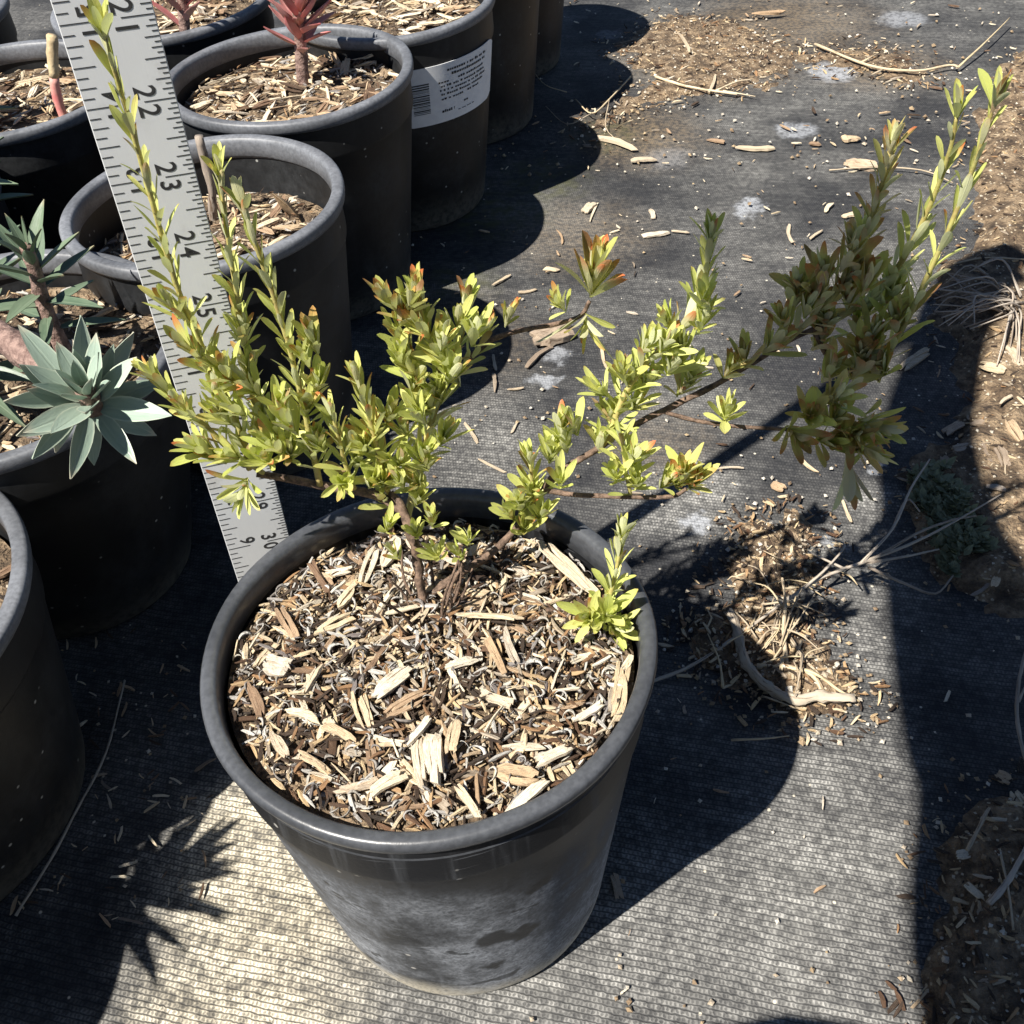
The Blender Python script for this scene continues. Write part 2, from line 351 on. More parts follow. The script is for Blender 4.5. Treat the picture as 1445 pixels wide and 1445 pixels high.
# ------------------------------------------------------------------ shared small pieces
def chip_shape(rr, L, W, T, n=5, ragged=.35):
    """split wood: two nearly straight long edges, slanted broken ends"""
    v = []; f = []; pc = []; rnd = rr.random(); bend = rr.uniform(-.07, .07)*L; tw = rr.uniform(-.7, .7)
    e = [rr.uniform(.35, 1.0) for _ in range(4)]; sl = [rr.uniform(-.5, .5)*min(W, L*.3)*1.2 for _ in range(2)]
    for i in range(n):
        t = i/(n-1); x = (t-.5)*L; en = i in (0, n-1)
        wl = W*.5*(e[0]+(e[1]-e[0])*t)*(1+rr.uniform(-ragged, ragged)*.3); wr = W*.5*(e[2]+(e[3]-e[2])*t)*(1+rr.uniform(-ragged, ragged)*.3)
        if en: wl *= rr.uniform(.3, 1); wr *= rr.uniform(.3, 1)
        th = T*.5*(1 if not en else rr.uniform(.3, .8))*(1+rr.uniform(-.25, .25)); yo = bend*(1-(2*t-1)**2)
        zo = bend*.5*(1-(2*t-1)**2); ca, sa = math.cos(tw*(t-.5)), math.sin(tw*(t-.5)); sx = sl[0] if i == 0 else sl[1] if i == n-1 else 0
        for (a, b) in ((-1, -1), (1, -1), (1, 1), (-1, 1)):
            yy, zz = (a*(wr if a > 0 else wl)), b*th*(1+rr.uniform(-.2, .2))
            v.append((x+sx*a*.5, yo+yy*ca-zz*sa, zo+yy*sa+zz*ca)); pc.append((t*2.0, a*1.0+b*.15, rnd))
    for i in range(n-1):
        for k in range(4): f.append((i*4+k, i*4+(k+1) % 4, i*4+4+(k+1) % 4, i*4+4+k))
    f.append((3, 2, 1, 0)); f.append(tuple((n-1)*4+k for k in range(4)))
    return v, f, pc
def splinter_shape(rr, L, W, T, n=6, k=3):
    """a torn chip: several splinters side by side with uneven ends, one piece of wood"""
    V = []; Fc = []; PC = []; rnd = rr.random(); ws = [rr.uniform(.6, 1.4) for _ in range(k)]; tot = sum(ws); y = -W/2
    for w in ws:
        w = w/tot*W; l = L*rr.uniform(.72, 1.0); v, f, pc = chip_shape(rr, l, w*1.9, T*rr.uniform(.85, 1.1), n, .5); o = len(V); dx = rr.uniform(-1, 1)*(L-l)*.5; dz = rr.uniform(-.12, .12)*T; a = rr.gauss(0, .03)
        V += [(p[0]+dx, p[1]+y+w/2+p[0]*a, p[2]+dz) for p in v]; Fc += [tuple(i+o for i in q) for q in f]; PC += [(q[0], q[1]+y/W*5, (rnd+rr.uniform(-.03, .03)) % 1) for q in pc]; y += w
    return V, Fc, PC
def curl_shape(rr, r, W, turns):
    v = []; f = []; pc = []; n = 9; rnd = rr.random(); lift = rr.uniform(.1, .5)*r; e = rr.uniform(.6, 1.1)
    for i in range(n):
        t = i/(n-1); a = t*turns*2*PI; q = r*(1-.45*t)
        w = W*.5*(.25+math.sin(PI*min(1, t*1.02))*.75)
        for s in (-1, 1):
            v.append((q*math.cos(a), q*e*math.sin(a)+s*w*.35, lift*math.sin(a*1.3)+s*w*.9)); pc.append((t*6, s*.6, rnd))
        v.append(((q-W*.22)*math.cos(a), (q-W*.22)*e*math.sin(a), lift*math.sin(a*1.3))); pc.append((t*6, 0, rnd))
    for i in range(n-1):
        b = i*3
        for k0, k1 in ((0, 1), (1, 2), (2, 0)): f.append((b+k0, b+k1, b+3+k1, b+3+k0))
    return v, f, pc
def leaf_shape(rr, w=.22, fold=.35, curve=.12, tipw=.0, n=6, wide=.55):
    """unit-length leaf along +Y, upper face +Z"""
    v = []; f = []; pc = []; rnd = rr.random(); side = rr.uniform(-.05, .05)
    for i in range(n):
        t = i/(n-1)
        hw = w*.5*(math.sin(PI*min(1, t**wide*.97+.03))**.8*.96+.10*(1-t)) if 0 < i < n-1 else (w*.10 if i == 0 else .004+tipw)
        z = curve*(t*t)
        v += [(-hw, t, z+fold*hw), (0, t, z), (hw, t, z+fold*hw)]; pc += [(t, -1, rnd), (t, 0, rnd), (t, 1, rnd)]
    for i in range(n-1):
        b = i*3; f += [(b, b+1, b+4, b+3), (b+1, b+2, b+5, b+4)]
    return v, f, pc
def strap_leaf(rr, w=.24, fold=.3, curve=.1):
    """blunt-tipped narrow leaf, widest past the middle, unit length along +Y"""
    v = []; f = []; pc = []; rnd = rr.random(); sd_ = rr.uniform(-.08, .08)
    twi = rr.uniform(-.7, .7)
    for t, k in ((0, .30), (.2, .56), (.42, .88), (.62, 1), (.80, .90), (.94, .52), (1, .06)):
        hw = w*.5*k*rr.uniform(.92, 1.08); z = curve*t*t; x = sd_*t*t
        w_ = twi*t; v += [(x-hw*math.cos(w_), t, z+fold*hw-hw*math.sin(w_)), (x, t, z), (x+hw*math.cos(w_), t, z+fold*hw+hw*math.sin(w_))]; pc += [(t, -1, rnd), (t, 0, rnd), (t, 1, rnd)]
    for i in range(6):
        b = i*3; f += [(b, b+1, b+4, b+3), (b+1, b+2, b+5, b+4)]
    return v, f, pc
def pebble(mb, rr, p, r, mi=0):
    v = []; rn = rr.random()
    for d in ((1, 0, 0), (-1, 0, 0), (0, 1, 0), (0, -1, 0), (0, 0, .8), (0, 0, -.6), ):
        v.append(Vector(d)*r*rr.uniform(.7, 1.25))
    q = Matrix.Translation(p) @ Matrix.Rotation(rr.uniform(0, 6.28), 4, 'Z') @ Matrix.Rotation(rr.uniform(-.6, .6), 4, 'X')
    mb.add(v, [(0, 2, 4), (2, 1, 4), (1, 3, 4), (3, 0, 4), (2, 0, 5), (1, 2, 5), (3, 1, 5), (0, 3, 5)], [(i, i*.7, rn) for i in range(6)], mi, q)
rr = random.Random(5)
CHIPS = []
for i in range(26):
    L = 1.0; W = rr.choice((.10, .14, .18, .24, .32)); T = rr.uniform(.05, .10)
    CHIPS.append(MB().add(*(splinter_shape(rr, L, W, T, 5, 2 if W < .3 else 3) if W > .16 else chip_shape(rr, L, W, T, 6))).mesh('wood_chip', CHIP))
CHIPSP = [MB().add(*chip_shape(rr, 1.0, rr.choice((.14, .2, .28)), rr.uniform(.07, .14), 6)).mesh('wood_chip', CHIPPALE) for i in range(12)]
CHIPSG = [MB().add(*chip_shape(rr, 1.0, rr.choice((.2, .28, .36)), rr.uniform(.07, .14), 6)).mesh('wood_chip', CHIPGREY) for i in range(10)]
CURLS = [MB().add(*curl_shape(rr, 1.0, rr.uniform(.35, .6), rr.uniform(.15, .65))).mesh('curled_leaf', CURL, True) for i in range(12)]

# ------------------------------------------------------------------ the ground
def ground_sheet():
    mb = MB(); s = 60.0; n = 12
    mb.add([(-s, -s, 0), (s, -s, 0), (s, s, 0), (-s, s, 0)], [(0, 1, 2, 3)])
    o = ob('ground', mb.mesh('ground', SOIL)); o.location.z = -.03; tag(o, 'bare brown soil around the nursery fabric', kind='structure')
    # the fabric: a gently rumpled sheet
    mb = MB(); N = 150; x0, x1, y0, y1 = -1.6, 1.9, -1.4, 2.4; v = []
    for j in range(N+1):
        for i in range(N+1):
            x = x0+(x1-x0)*i/N; y = y0+(y1-y0)*j/N
            z = .0022*nz(x, y, 0, 6)+.0012*nz(x, y, 3, 17)
            dd = math.hypot(x, y); z *= min(1, max(.25, (dd-.07)/.1))
            v.append((x, y, z-.0015))
    f = [(j*(N+1)+i, j*(N+1)+i+1, (j+1)*(N+1)+i+1, (j+1)*(N+1)+i) for j in range(N) for i in range(N)]
    mb.add(v, f)
    o = ob('weed_fabric', mb.mesh('weed_fabric', FABRIC, True)); tag(o, 'dusty black woven weed fabric under the pots', kind='structure')
    return o
FAB = ground_sheet()

def pip(poly, x, y):
    c = False; j = len(poly)-1
    for i in range(len(poly)):
        (xi, yi), (xj, yj) = poly[i], poly[j]
        if (yi > y) != (yj > y) and x < (xj-xi)*(y-yi)/(yj-yi)+xi: c = not c
        j = i
    return c
def sdist(poly, x, y):
    d = 9.0; j = len(poly)-1
    for i in range(len(poly)):
        (ax, ay), (bx, by) = poly[j], poly[i]; vx, vy = bx-ax, by-ay
        t = max(0, min(1, ((x-ax)*vx+(y-ay)*vy)/(vx*vx+vy*vy+1e-12)))
        d = min(d, math.hypot(x-ax-t*vx, y-ay-t*vy)); j = i
    return d if pip(poly, x, y) else -d
def soil_patch(pix, height, step, label, edge=.025, grains=400, gmax=.0022, rough=.004):
    poly = [tuple(G(a, b)[:2]) for a, b in pix]
    xs = [p[0] for p in poly]; ys = [p[1] for p in poly]
    x0, x1, y0, y1 = min(xs)-.03, max(xs)+.03, min(ys)-.03, max(ys)+.03
    nx, ny = int((x1-x0)/step)+1, int((y1-y0)/step)+1; H = {}; v = []
    def hz(x, y):
        s = sdist(poly, x, y)+.010*nz(x, y, 5, 40)+.006*nz(x, y, 9, 110)
        return -.006+(height+.006)*max(0, min(1, s/edge+.35))+(rough*nz(x, y, 1, 60)+rough*.6*nz(x, y, 2, 150) if s > -.01 else 0)
    ids = {}; mb = MB(); fc = []
    for j in range(ny+1):
        for i in range(nx+1):
            x = x0+i*step; y = y0+j*step
            if sdist(poly, x, y) > -.028: ids[i, j] = len(v); v.append((x, y, hz(x, y)))
    for (i, j), k in ids.items():
        q = [(i, j), (i+1, j), (i+1, j+1), (i, j+1)]
        if all(a in ids for a in q): fc.append(tuple(ids[a] for a in q))
    o = ob('soil', mb.add(v, fc).mesh('soil', SOIL, True)); tag(o, label, kind='structure')
    gm = MB(); rr = random.Random(len(pix)*7+grains); k = 0; tries = 0
    while k < grains and tries < grains*30:
        tries += 1
        x, y = rr.uniform(x0, x1), rr.uniform(y0, y1)
        s = sdist(poly, x, y)
        if s < -.02 or (s < 0 and rr.random() < .6): continue
        k += 1; z = max(hz(x, y), 0)
        if rr.random() < .55: pebble(gm, rr, Vector((x, y, z+.0003)), rr.uniform(.0005, gmax)*rr.uniform(.5, 1))
        else:
            L = rr.uniform(.002, .009)
            gm.add(*chip_shape(rr, L, L*rr.uniform(.15, .4), L*.12, 4), mi=1, mat=Matrix.Translation((x, y, z+.0008)) @ Matrix.Rotation(rr.uniform(0, 6.28), 4, 'Z') @ Matrix.Rotation(rr.gauss(0, .25), 4, 'Y'))
    g = ob('soil_grit', gm.mesh('soil_grit', [PEBBLE, CHIPDARK]), o); g['kind'] = 'stuff'
    return o, poly, hz
S1 = soil_patch([(1400, 110), (1445, 70), (1540, 40), (1700, 450), (1640, 900), (1445, 862), (1368, 836), (1326, 811), (1311, 755), (1268, 690), (1280, 668), (1338, 618), (1377, 566), (1355, 519), (1352, 480), (1318, 452), (1310, 410), (1345, 370), (1383, 352), (1377, 300), (1385, 190)], .009, .006, 'strip of dry soil along the right edge of the fabric', .03, 2600)
S2 = soil_patch([(1445, 1118), (1395, 1140), (1346, 1182), (1329, 1240), (1340, 1290), (1319, 1360), (1308, 1395), (1288, 1460), (1300, 1600), (1700, 1600), (1650, 1118)], .010, .004, 'dark soil in the lower right corner', .025, 1300)
S3 = soil_patch([(1020, 790), (1055, 740), (1130, 728), (1158, 770), (1150, 825), (1095, 850), (1135, 870), (1160, 920), (1212, 985), (1185, 1008), (1110, 1003), (1040, 970), (985, 925), (985, 870), (1035, 850)], .005, .003, 'small heap of soil beside the main pot', .016, 1500, .0026, .004)
S4 = soil_patch([(860, 60), (940, 15), (1060, 30), (1140, 70), (1170, 60), (1290, 70), (1340, 115), (1270, 125), (1200, 105), (1140, 95), (1090, 130), (1000, 135), (930, 150), (870, 170), (830, 215), (815, 190), (900, 110)], .0015, .008, 'thin drift of soil across the far fabric', .05, 1500, .0028, .0035)

# ------------------------------------------------------------------ pots
def make_pot(c, Rt, H, Rb, label, group=None, mat=POT, seed=0.0, rim=.0082, sk=.0080):
    t = empty('nursery_pot', (c[0], c[1], 0), label, 'plant pot', group)
    s = (Rt-.0045-Rb)/(H-.030)
    prof = [(.001, .0015), (Rb-.006, .0015), (Rb-.002, 0), (Rb, .003), (Rb+.0007, .006), (Rb+s*.02, .020), (Rb+s*.05, .05), (Rb+s*.09, .09), (Rb+s*.12, .12), (Rb+s*(H-.034), H-.034), (Rb+s*(H-.033)+.0010, H-.0325), (Rb+s*(H-.030)+.0010, H-.030), (Rt-.0040, H-sk),
            (Rt-.0065, H-sk), (Rb+s*(H-.034)-.002, H-.034), (Rb+s*.05-.002, .05), (Rb-.002, .004), (.001, .004)]
    v, f, pc = lathe(prof, 96, .0055, seed, .0007)
    ob('pot_body', MB().add(v, f, pc).mesh('pot_body', mat, True, 35), t)
    rp = [(Rt-.0045, H-sk-.0005), (Rt-.0012, H-sk-.0002), (Rt-.0004, H-sk+.0015), (Rt, H-sk*.5), (Rt-.0001, H-.0016), (Rt-.0008, H-.0004), (Rt-.002, H+.0001), (Rt-rim+.0018, H-.0001), (Rt-rim+.0006, H-.0008), (Rt-rim, H-.0032), (Rt-rim-.0004, H-.012), (Rt-rim+.003, H-.016), (Rt-.0055, H-sk-.0008), (Rt-.0045, H-sk-.0005)]
    v, f, pc = lathe(rp, 96, .0055, seed, .0007)
    ob('rim', MB().add(v, f, pc).mesh('rim', RIMM if mat is MAINPOT else RIM, True, 60), t)
    return t
HMAIN, RMAIN = .174, .0859
def mulch(c, Rt, H, Rb, drop, label, n_chip, n_fine, seed, size=(.008, .017), n_curl=0, group=None, tiltx=0.0, mound=.006, tilty=0.0):
    rr = random.Random(seed)
    s = (Rt-.0045-Rb)/(H-.03); rad = Rb+s*(H-drop)-.0030
    rad = min(rad+.0015, Rt-(.0079 if n_curl else .0095))
    def hz(x, y):
        q = math.hypot(x, y)/rad
        return H-drop+mound*(1-q*q)+tiltx*x+tilty*y+.0022*nz(x+seed, y, 0, 45)+.0012*nz(x+seed, y, 3, 120)
    v = [(0, 0, hz(0, 0))]; f = []; A, B = 16, 48
    for i in range(1, A+1):
        for k in range(B):
            a = 2*PI*k/B; q = rad*i/A; v.append((q*math.cos(a), q*math.sin(a), hz(q*math.cos(a), q*math.sin(a))))
    for k in range(B): f.append((0, 1+k, 1+(k+1) % B))
    for i in range(A-1):
        for k in range(B): f.append((1+i*B+k, 1+(i+1)*B+k, 1+(i+1)*B+(k+1) % B, 1+i*B+(k+1) % B))
    o = ob('mulch', MB().add(v, f).mesh('mulch', SOIL, True)); o.location = (c[0], c[1], 0)
    tag(o, label, 'mulch', group)
    def place(L, lift):
        while True:
            a = rr.uniform(0, 2*PI); q = rad*math.sqrt(rr.random())
            yaw = rr.uniform(0, 2*PI); x, y = q*math.cos(a), q*math.sin(a)
            if max(math.hypot(x+e*math.cos(yaw)*L*.5, y+e*math.sin(yaw)*L*.5) for e in (-1, 1)) < rad-.001: break
        return Matrix.Translation((x, y, hz(x, y)+lift)) @ Matrix.Rotation(yaw, 4, 'Z') @ Matrix.Rotation(rr.gauss(0, .16), 4, 'Y') @ Matrix.Rotation(rr.gauss(0, .28), 4, 'X')
    fm = MB(); fm_c = MB()
    for i in range(n_fine):
        L = rr.uniform(.003, .009)
        fm.add(*chip_shape(rr, L, L*rr.uniform(.12, .3), L*rr.uniform(.08, .16), 4), mi=2 if rr.random() < .22 else 0, mat=place(L, rr.uniform(.0, .0045)))
    for i in range(n_fine//6): pebble(fm, rr, place(.004, .0015).translation, rr.uniform(.0007, .0018), 1)
    fo = ob('fine_mulch', fm.mesh('fine_mulch', [CHIPDARK, PEBBLE, CURL]), o); fo['kind'] = 'stuff'
    for i in range(n_chip):
        L = rr.uniform(*size)*(1.25 if rr.random() < .12 else 1)
        q = place(L, rr.uniform(.001, .0045)) @ Matrix.Diagonal((L, L*rr.uniform(.55, .95), L*.9, 1))
        ob('wood_chip', rr.choice(CHIPS if rr.random() < .78 else CHIPSP), o, q)
    for i in range(n_curl*2):
        L = rr.uniform(.0018, .0036); fm_c.add(*curl_shape(rr, L, L*rr.uniform(.35, .6), rr.uniform(.12, .6)), mat=place(L*2, rr.uniform(.003, .0055)) @ Matrix.Rotation(rr.gauss(0, .6), 4, 'X'))
    if n_curl: cf = ob('dry_leaf_curls', fm_c.mesh('dry_leaf_curls', CURL, True), o); cf['kind'] = 'stuff'
    for i in range(n_curl):
        L = rr.uniform(.0026, .0046)
        ob('curled_leaf', rr.choice(CURLS), o, place(L*2, rr.uniform(.003, .005)) @ Matrix.Rotation(rr.gauss(0, .5), 4, 'X') @ Matrix.Diagonal((L, L, L, 1)))
    return o, hz
HB = .18
PH = {'B': .152, 'C': .168}
POTS = {  # centre, rim radius, base radius
 'B': ((-.288, .058), .108, .084), 'C': ((-.240, .230), .104, .066), 'D': ((-.139, .360), .0875, .066), 'E': ((-.1045, .552), .0945, .070),
 'F': ((-.033, .690), .091, .068), 'G': ((.026, .850), .086, .066), 'H': ((.068, 1.0), .086, .066), 'I': ((-.325, .565), .095, .072),
 'K': ((-.375, .385), .098, .074), 'J': ((-.47, .75), .095, .072), 'L': ((-.232, .735), .095, .072), 'N': ((-.360, -.115), .098, .078)}
main_pot = make_pot((0, 0), RMAIN, HMAIN, .0655, 'scuffed black nursery pot holding the green shrub in front', mat=MAINPOT, seed=1.3, rim=.0066, sk=.0068)
PL = {'B': 'black pot cut off at the left edge, nearest on that side', 'C': 'black pot under the blue-green rosette', 'D': 'black pot just behind the metal ruler',
 'E': 'black pot with the upright red stem behind the ruler', 'F': 'black pot with a white barcode sticker', 'G': 'black pot right behind the stickered pot',
 'H': 'farthest black pot in the right-hand row', 'I': 'black pot holding a cut pink stem, left of the ruler', 'K': 'black pot at left edge touching the pot behind the ruler',
 'J': 'black pot in the far top left corner', 'L': 'black pot with a small pink shoot, far left of the red stem', 'N': 'black pot beyond the left edge casting the lower left shadow'}
DROP = {'B': .03, 'C': .022, 'D': .037, 'E': .022, 'F': .02, 'G': .02, 'H': .02, 'I': .02, 'K': .035, 'J': .02, 'L': .016, 'N': .02}
pots = {}; beds = {}
for k, (c, a, b) in POTS.items():
    pots[k] = make_pot(c, a, PH.get(k, HB), b, PL[k], 'black pots around the main pot', POTD if k in 'FGHE' else POT, seed=ord(k)*.7)
MUL = {'B': ('bark mulch in the pot cut off at the left edge', 60, 300), 'C': ('shaded bark mulch under the blue-green rosette', 90, 450), 'D': ('bark mulch deep inside the pot behind the ruler', 90, 450),
 'E': ('bark mulch around the upright red stem', 130, 600), 'F': ('bark mulch in the pot with the barcode sticker', 120, 500), 'G': ('bark mulch in the pot right behind the stickered pot', 10, 80),
 'H': ('bark mulch in the farthest pot of the right-hand row', 10, 80), 'I': ('bark mulch around the cut pink stem', 100, 500), 'K': ('bark mulch in the pot at left touching the ruler pot', 70, 350),
 'J': ('bark mulch in the far top left pot', 50, 200), 'L': ('bark mulch around the small pink shoot', 100, 400), 'N': ('bark mulch in the pot beyond the left edge', 10, 60)}
for i, (k, (lb, nc, nf)) in enumerate(MUL.items()):
    c, a, b = POTS[k]; beds[k] = mulch(c, a, PH.get(k, HB), b, DROP[k], lb, nc, nf, 31+i, (.012, .026) if k in 'EFDLI' else (.010, .02), group='bark mulch in the other pots', mound=.004)
mbed, mhz = mulch((0, 0), RMAIN, HMAIN, .0655, .0135, 'pale wood chip mulch filling the main pot', 262, 3000, 77, (.0070, .0165), 150, mound=.0045, tiltx=-.03, tilty=-.05)
def mchip(px, py, Lp, ang, Wp, kind=None, lift=.006, tilt=0.0):
    """a large chip of the main pot, read off the photograph: centre pixel, length, direction, width in pixels"""
    g = G(px, py, .160); g = G(px, py, mhz(g.x, g.y)+lift); sc_ = (g-CAM).length/F_PX
    a = math.radians(ang); e = G(px+40*math.cos(a), py+40*math.sin(a), g.z)-g; yaw = math.atan2(e.y, e.x)
    L = Lp/40*e.length*.95; W = Wp*sc_*.82
    rr = random.Random(px*7+py); kind = kind if kind is not None else rr.choice((0, 0, 1))
    me = MB().add(*splinter_shape(rr, L, W, max(.0014, W*.28), 6, max(2, min(5, int(Wp/6))))).mesh('wood_chip', [CHIPPALE, CHIP, CHIPGREY][kind])
    ob('wood_chip', me, mbed, Matrix.Translation(g) @ Matrix.Rotation(yaw, 4, 'Z') @ Matrix.Rotation(tilt, 4, 'Y') @ Matrix.Rotation(rr.gauss(0, .12), 4, 'X'))
for q in [(606, 1072, 78, 82, 46), (553, 962, 70, -38, 22), (388, 938, 46, 10, 30), (728, 1092, 66, 8, 22), (742, 1128, 92, -42, 15), (874, 975, 95, 98, 24, 0, .004), (572, 995, 72, -28, 18), (640, 1040, 56, 100, 20),
          (800, 800, 120, 42, 24, 0, .008), (470, 880, 64, -25, 13), (430, 1010, 60, 15, 14), (500, 1110, 74, -12, 16), (548, 1105, 60, -30, 20), (660, 1130, 60, 55, 11), (780, 1065, 60, -25, 20), (700, 925, 60, 60, 12),
          (360, 985, 56, 70, 12), (440, 960, 50, -60, 12), (405, 880, 60, 60, 12), (520, 800, 66, -70, 14), (455, 820, 70, 60, 12), (490, 840, 50, -50, 10), (550, 780, 60, -60, 14), (700, 985, 52, 20, 14), (830, 1005, 50, -35, 14),
          (650, 935, 50, -15, 12), (690, 870, 100, 4, 8, 0, .009), (720, 910, 60, 70, 10), (590, 1030, 58, -50, 14), (480, 1035, 58, 25, 12), (395, 1050, 46, 60, 12), (440, 1075, 60, 35, 12), (620, 985, 46, -75, 12)]: mchip(*q)

# white sticker wrapped round the pot in the second row
def sticker():
    c, Rt, Rb = POTS['F']; root = pots['F']; s = (Rt-.0045-Rb)/(HB-.03)
    WHITE = simple('white_sticker_paper', (.66, .67, .69), (.74, .75, .76), 120.0, .6, .1)
    INK = simple('black_print', (.02, .02, .022), (.03, .03, .03), 90.0, .7, .1)
    a0, a1, z0, z1 = math.radians(-87), math.radians(-17), HB-.078, HB-.028
    def surf(u, w, off): 
        a = a0+(a1-a0)*u; z = z0+(z1-z0)*w; r = Rb+s*z+.0012+off
        return (r*math.cos(a), r*math.sin(a), z)
    def patchm(mb, u0, u1, w0, w1, off, n=16, mi=0):
        v = [surf(u0+(u1-u0)*i/n, w, off) for w in (w0, w1) for i in range(n+1)]
        mb.add(v, [(i, i+1, n+2+i, n+1+i) for i in range(n)], None, mi)
    mb = MB(); n = 24; v = []; f = []
    for i in range(n+1):
        u = i/n; cut = .07*max(0, (abs(u-.5)-.44)/.06)
        v += [surf(u, cut, .0), surf(u, 1-cut, .0), surf(u, 1-cut, .0006), surf(u, cut, .0006)]
    for i in range(n):
        for k in range(4): f.append((i*4+k, i*4+4+k, i*4+4+(k+1) % 4, i*4+(k+1) % 4))
    mb.add(v, f); st = ob('sticker', mb.mesh('sticker', WHITE, True, 40), root); st['label'] = 'white paper sticker with barcode and small print'
    rr = random.Random(3); mb = MB(); w = .22
    while w < .74:
        h = rr.choice((.006, .010, .016, .022)); patchm(mb, .10, .24, w, w+h, .0009, 4); w += h+rr.choice((.008, .012, .018))
    ob('barcode', mb.mesh('barcode', INK), st)
    for w, u0, u1, h in ((.86, .40, .86, .045), (.78, .44, .84, .045), (.68, .32, .43, .032), (.69, .50, .80, .036), (.61, .34, .82, .036), (.54, .33, .84, .036), (.47, .34, .80, .036), (.39, .34, .55, .032), (.40, .60, .74, .032), (.17, .34, .46, .05), (.24, .56, .62, .04), (.13, .50, .68, .02)):
        mb = MB(); u = u0
        while u < u1:
            k = rr.choice((.012, .016, .02)); patchm(mb, u, min(u1, u+k), w, w+h*rr.choice((1, .75, .75)), .0009, 1)
            u += k+(.006 if rr.random() < .78 else .02)
        ob('text_line', mb.mesh('text_line', INK), st)
sticker()

# ------------------------------------------------------------------ the ruler
def ruler():
    IN = .0254; W = .0274; T = .0011; foot = Vector((-.0840, .0874, 0)); d = Vector((.0347, -.0412, 0)); d.z = math.sqrt(1-d.length_squared)
    e = Vector((math.cos(.2294), math.sin(.2294), 0)); e = (e-d*e.dot(d)).normalized(); nrm = e.cross(d)
    M = Matrix.Identity(4)
    for i in range(3): M[i][0] = e[i]; M[i][1] = d[i]; M[i][2] = nrm[i]; M[i][3] = foot[i]
    t = NT('brushed_aluminium'); p = t.objc()
    n1 = t.noise(t.vm('MULTIPLY', p, (2500.0, 60.0, 10.0)), 1.0, 3.0); n2 = t.noise(p, 60.0, 4.0)
    sm_ = t.sm(t.noise(p, 35.0, 5.0, .7), .55, .75)
    t.set(Base_Color=t.mix(sm_, t.mix(n1, (.60, .615, .62), (.66, .67, .675)), (.50, .50, .49)), Metallic=.15, Roughness=t.sm(n2, .3, .7, .45, .62)); t.bump(n1, .08, .0002)
    INK = simple('etched_black_ink', (.012, .012, .013), (.03, .03, .03), 400.0, .7, .1)
    root = empty('ruler', (0, 0, 0), 'grey aluminium yardstick standing upright behind the main pot', 'ruler'); root.matrix_world = M
    mb = MB(); L = 36*IN; b = .00025; prof = [(-W/2, 0), (-W/2, T-b), (-W/2+b, T), (W/2-b, T), (W/2, T-b), (W/2, 0)]
    prof = [(x, z-T/2) for x, z in prof]; n = len(prof)
    v = [(x, 0, z) for x, z in prof]+[(x, L, z) for x, z in prof]
    mb.add(v, [(i, (i+1) % n, n+(i+1) % n, n+i) for i in range(n)]+[tuple(reversed(range(n))), tuple(range(n, 2*n))])
    ob('blade', mb.mesh('blade', t.m), root)
    z = T/2+.00012
    def bar(mb, x0, x1, y, h=.00014):
        a = [(x0, y-h), (x1, y-h), (x1, y+h), (x0, y+h)]
        mb.add([(x, yy, T/2-.0001) for x, yy in a]+[(x, yy, z) for x, yy in a], [(4, 5, 6, 7), (0, 1, 5, 4), (1, 2, 6, 5), (2, 3, 7, 6), (3, 0, 4, 7)])
    mb = MB()
    for i in range(1, 36*16):
        y = L-i*IN/16
        ln = .0092 if i % 16 == 0 else .0062 if i % 8 == 0 else .0046 if i % 4 == 0 else .0034 if i % 2 == 0 else .0021
        if i % 16 == 0: bar(mb, W/2-.0098, W/2-.0004, y)
        else: bar(mb, W/2-ln, W/2-.0003, y)
    for i in range(1, 36*8):
        y = i*IN/8
        ln = .0098 if i % 8 == 0 else .0066 if i % 4 == 0 else .0050 if i % 2 == 0 else .0036
        bar(mb, -W/2+.0003, -W/2+ln, y)
    ob('tick_marks', mb.mesh('tick_marks', INK), root)
    glyph = {}
    for ch in '0123456789':
        cu = bpy.data.curves.new('g', 'FONT'); cu.body = ch; cu.size = 1; cu.offset = .012; cu.extrude = .0; cu.resolution_u = 3
        go = bpy.data.objects.new('g', cu); sc.collection.objects.link(go); bpy.context.view_layer.update()
        me = bpy.data.meshes.new_from_object(go.evaluated_get(bpy.context.evaluated_depsgraph_get()))
        V = np.array([q.co[:] for q in me.vertices]); Fc = [tuple(q.vertices) for q in me.polygons]
        mn, mx = V.min(0), V.max(0); V = V-[(mn[0]+mx[0])/2, (mn[1]+mx[1])/2, 0]; V = V/(mx[1]-mn[1])
        glyph[ch] = (V, Fc); bpy.data.objects.remove(go); bpy.data.curves.remove(cu); bpy.data.meshes.remove(me)
    hgt = .0066; wdt = .0057
    def number(num, x, y, side):
        mb = MB(); s = str(num)
        for k, ch in enumerate(s):
            V, Fc = glyph[ch]; o = (k-(len(s)-1)/2)*.0060+(0 if len(s) > 1 else .0034)
            vv = []
            for a, b_, _ in V:
                # right scale: glyph tops point to +x and it reads downwards; left scale is turned the other way
                al = a*wdt*1.05+o; up = b_*hgt
                vv.append((x+up, y-al, z) if side > 0 else (x-up, y+al, z))
            mb.add(vv, Fc)
        ob('numeral', mb.mesh('numeral', INK), root)
    for i in range(1, 36):
        number(i, W/2-.0098+.0010, L-i*IN, 1)
        number(i, -W/2+.0092, i*IN, -1)
ruler()

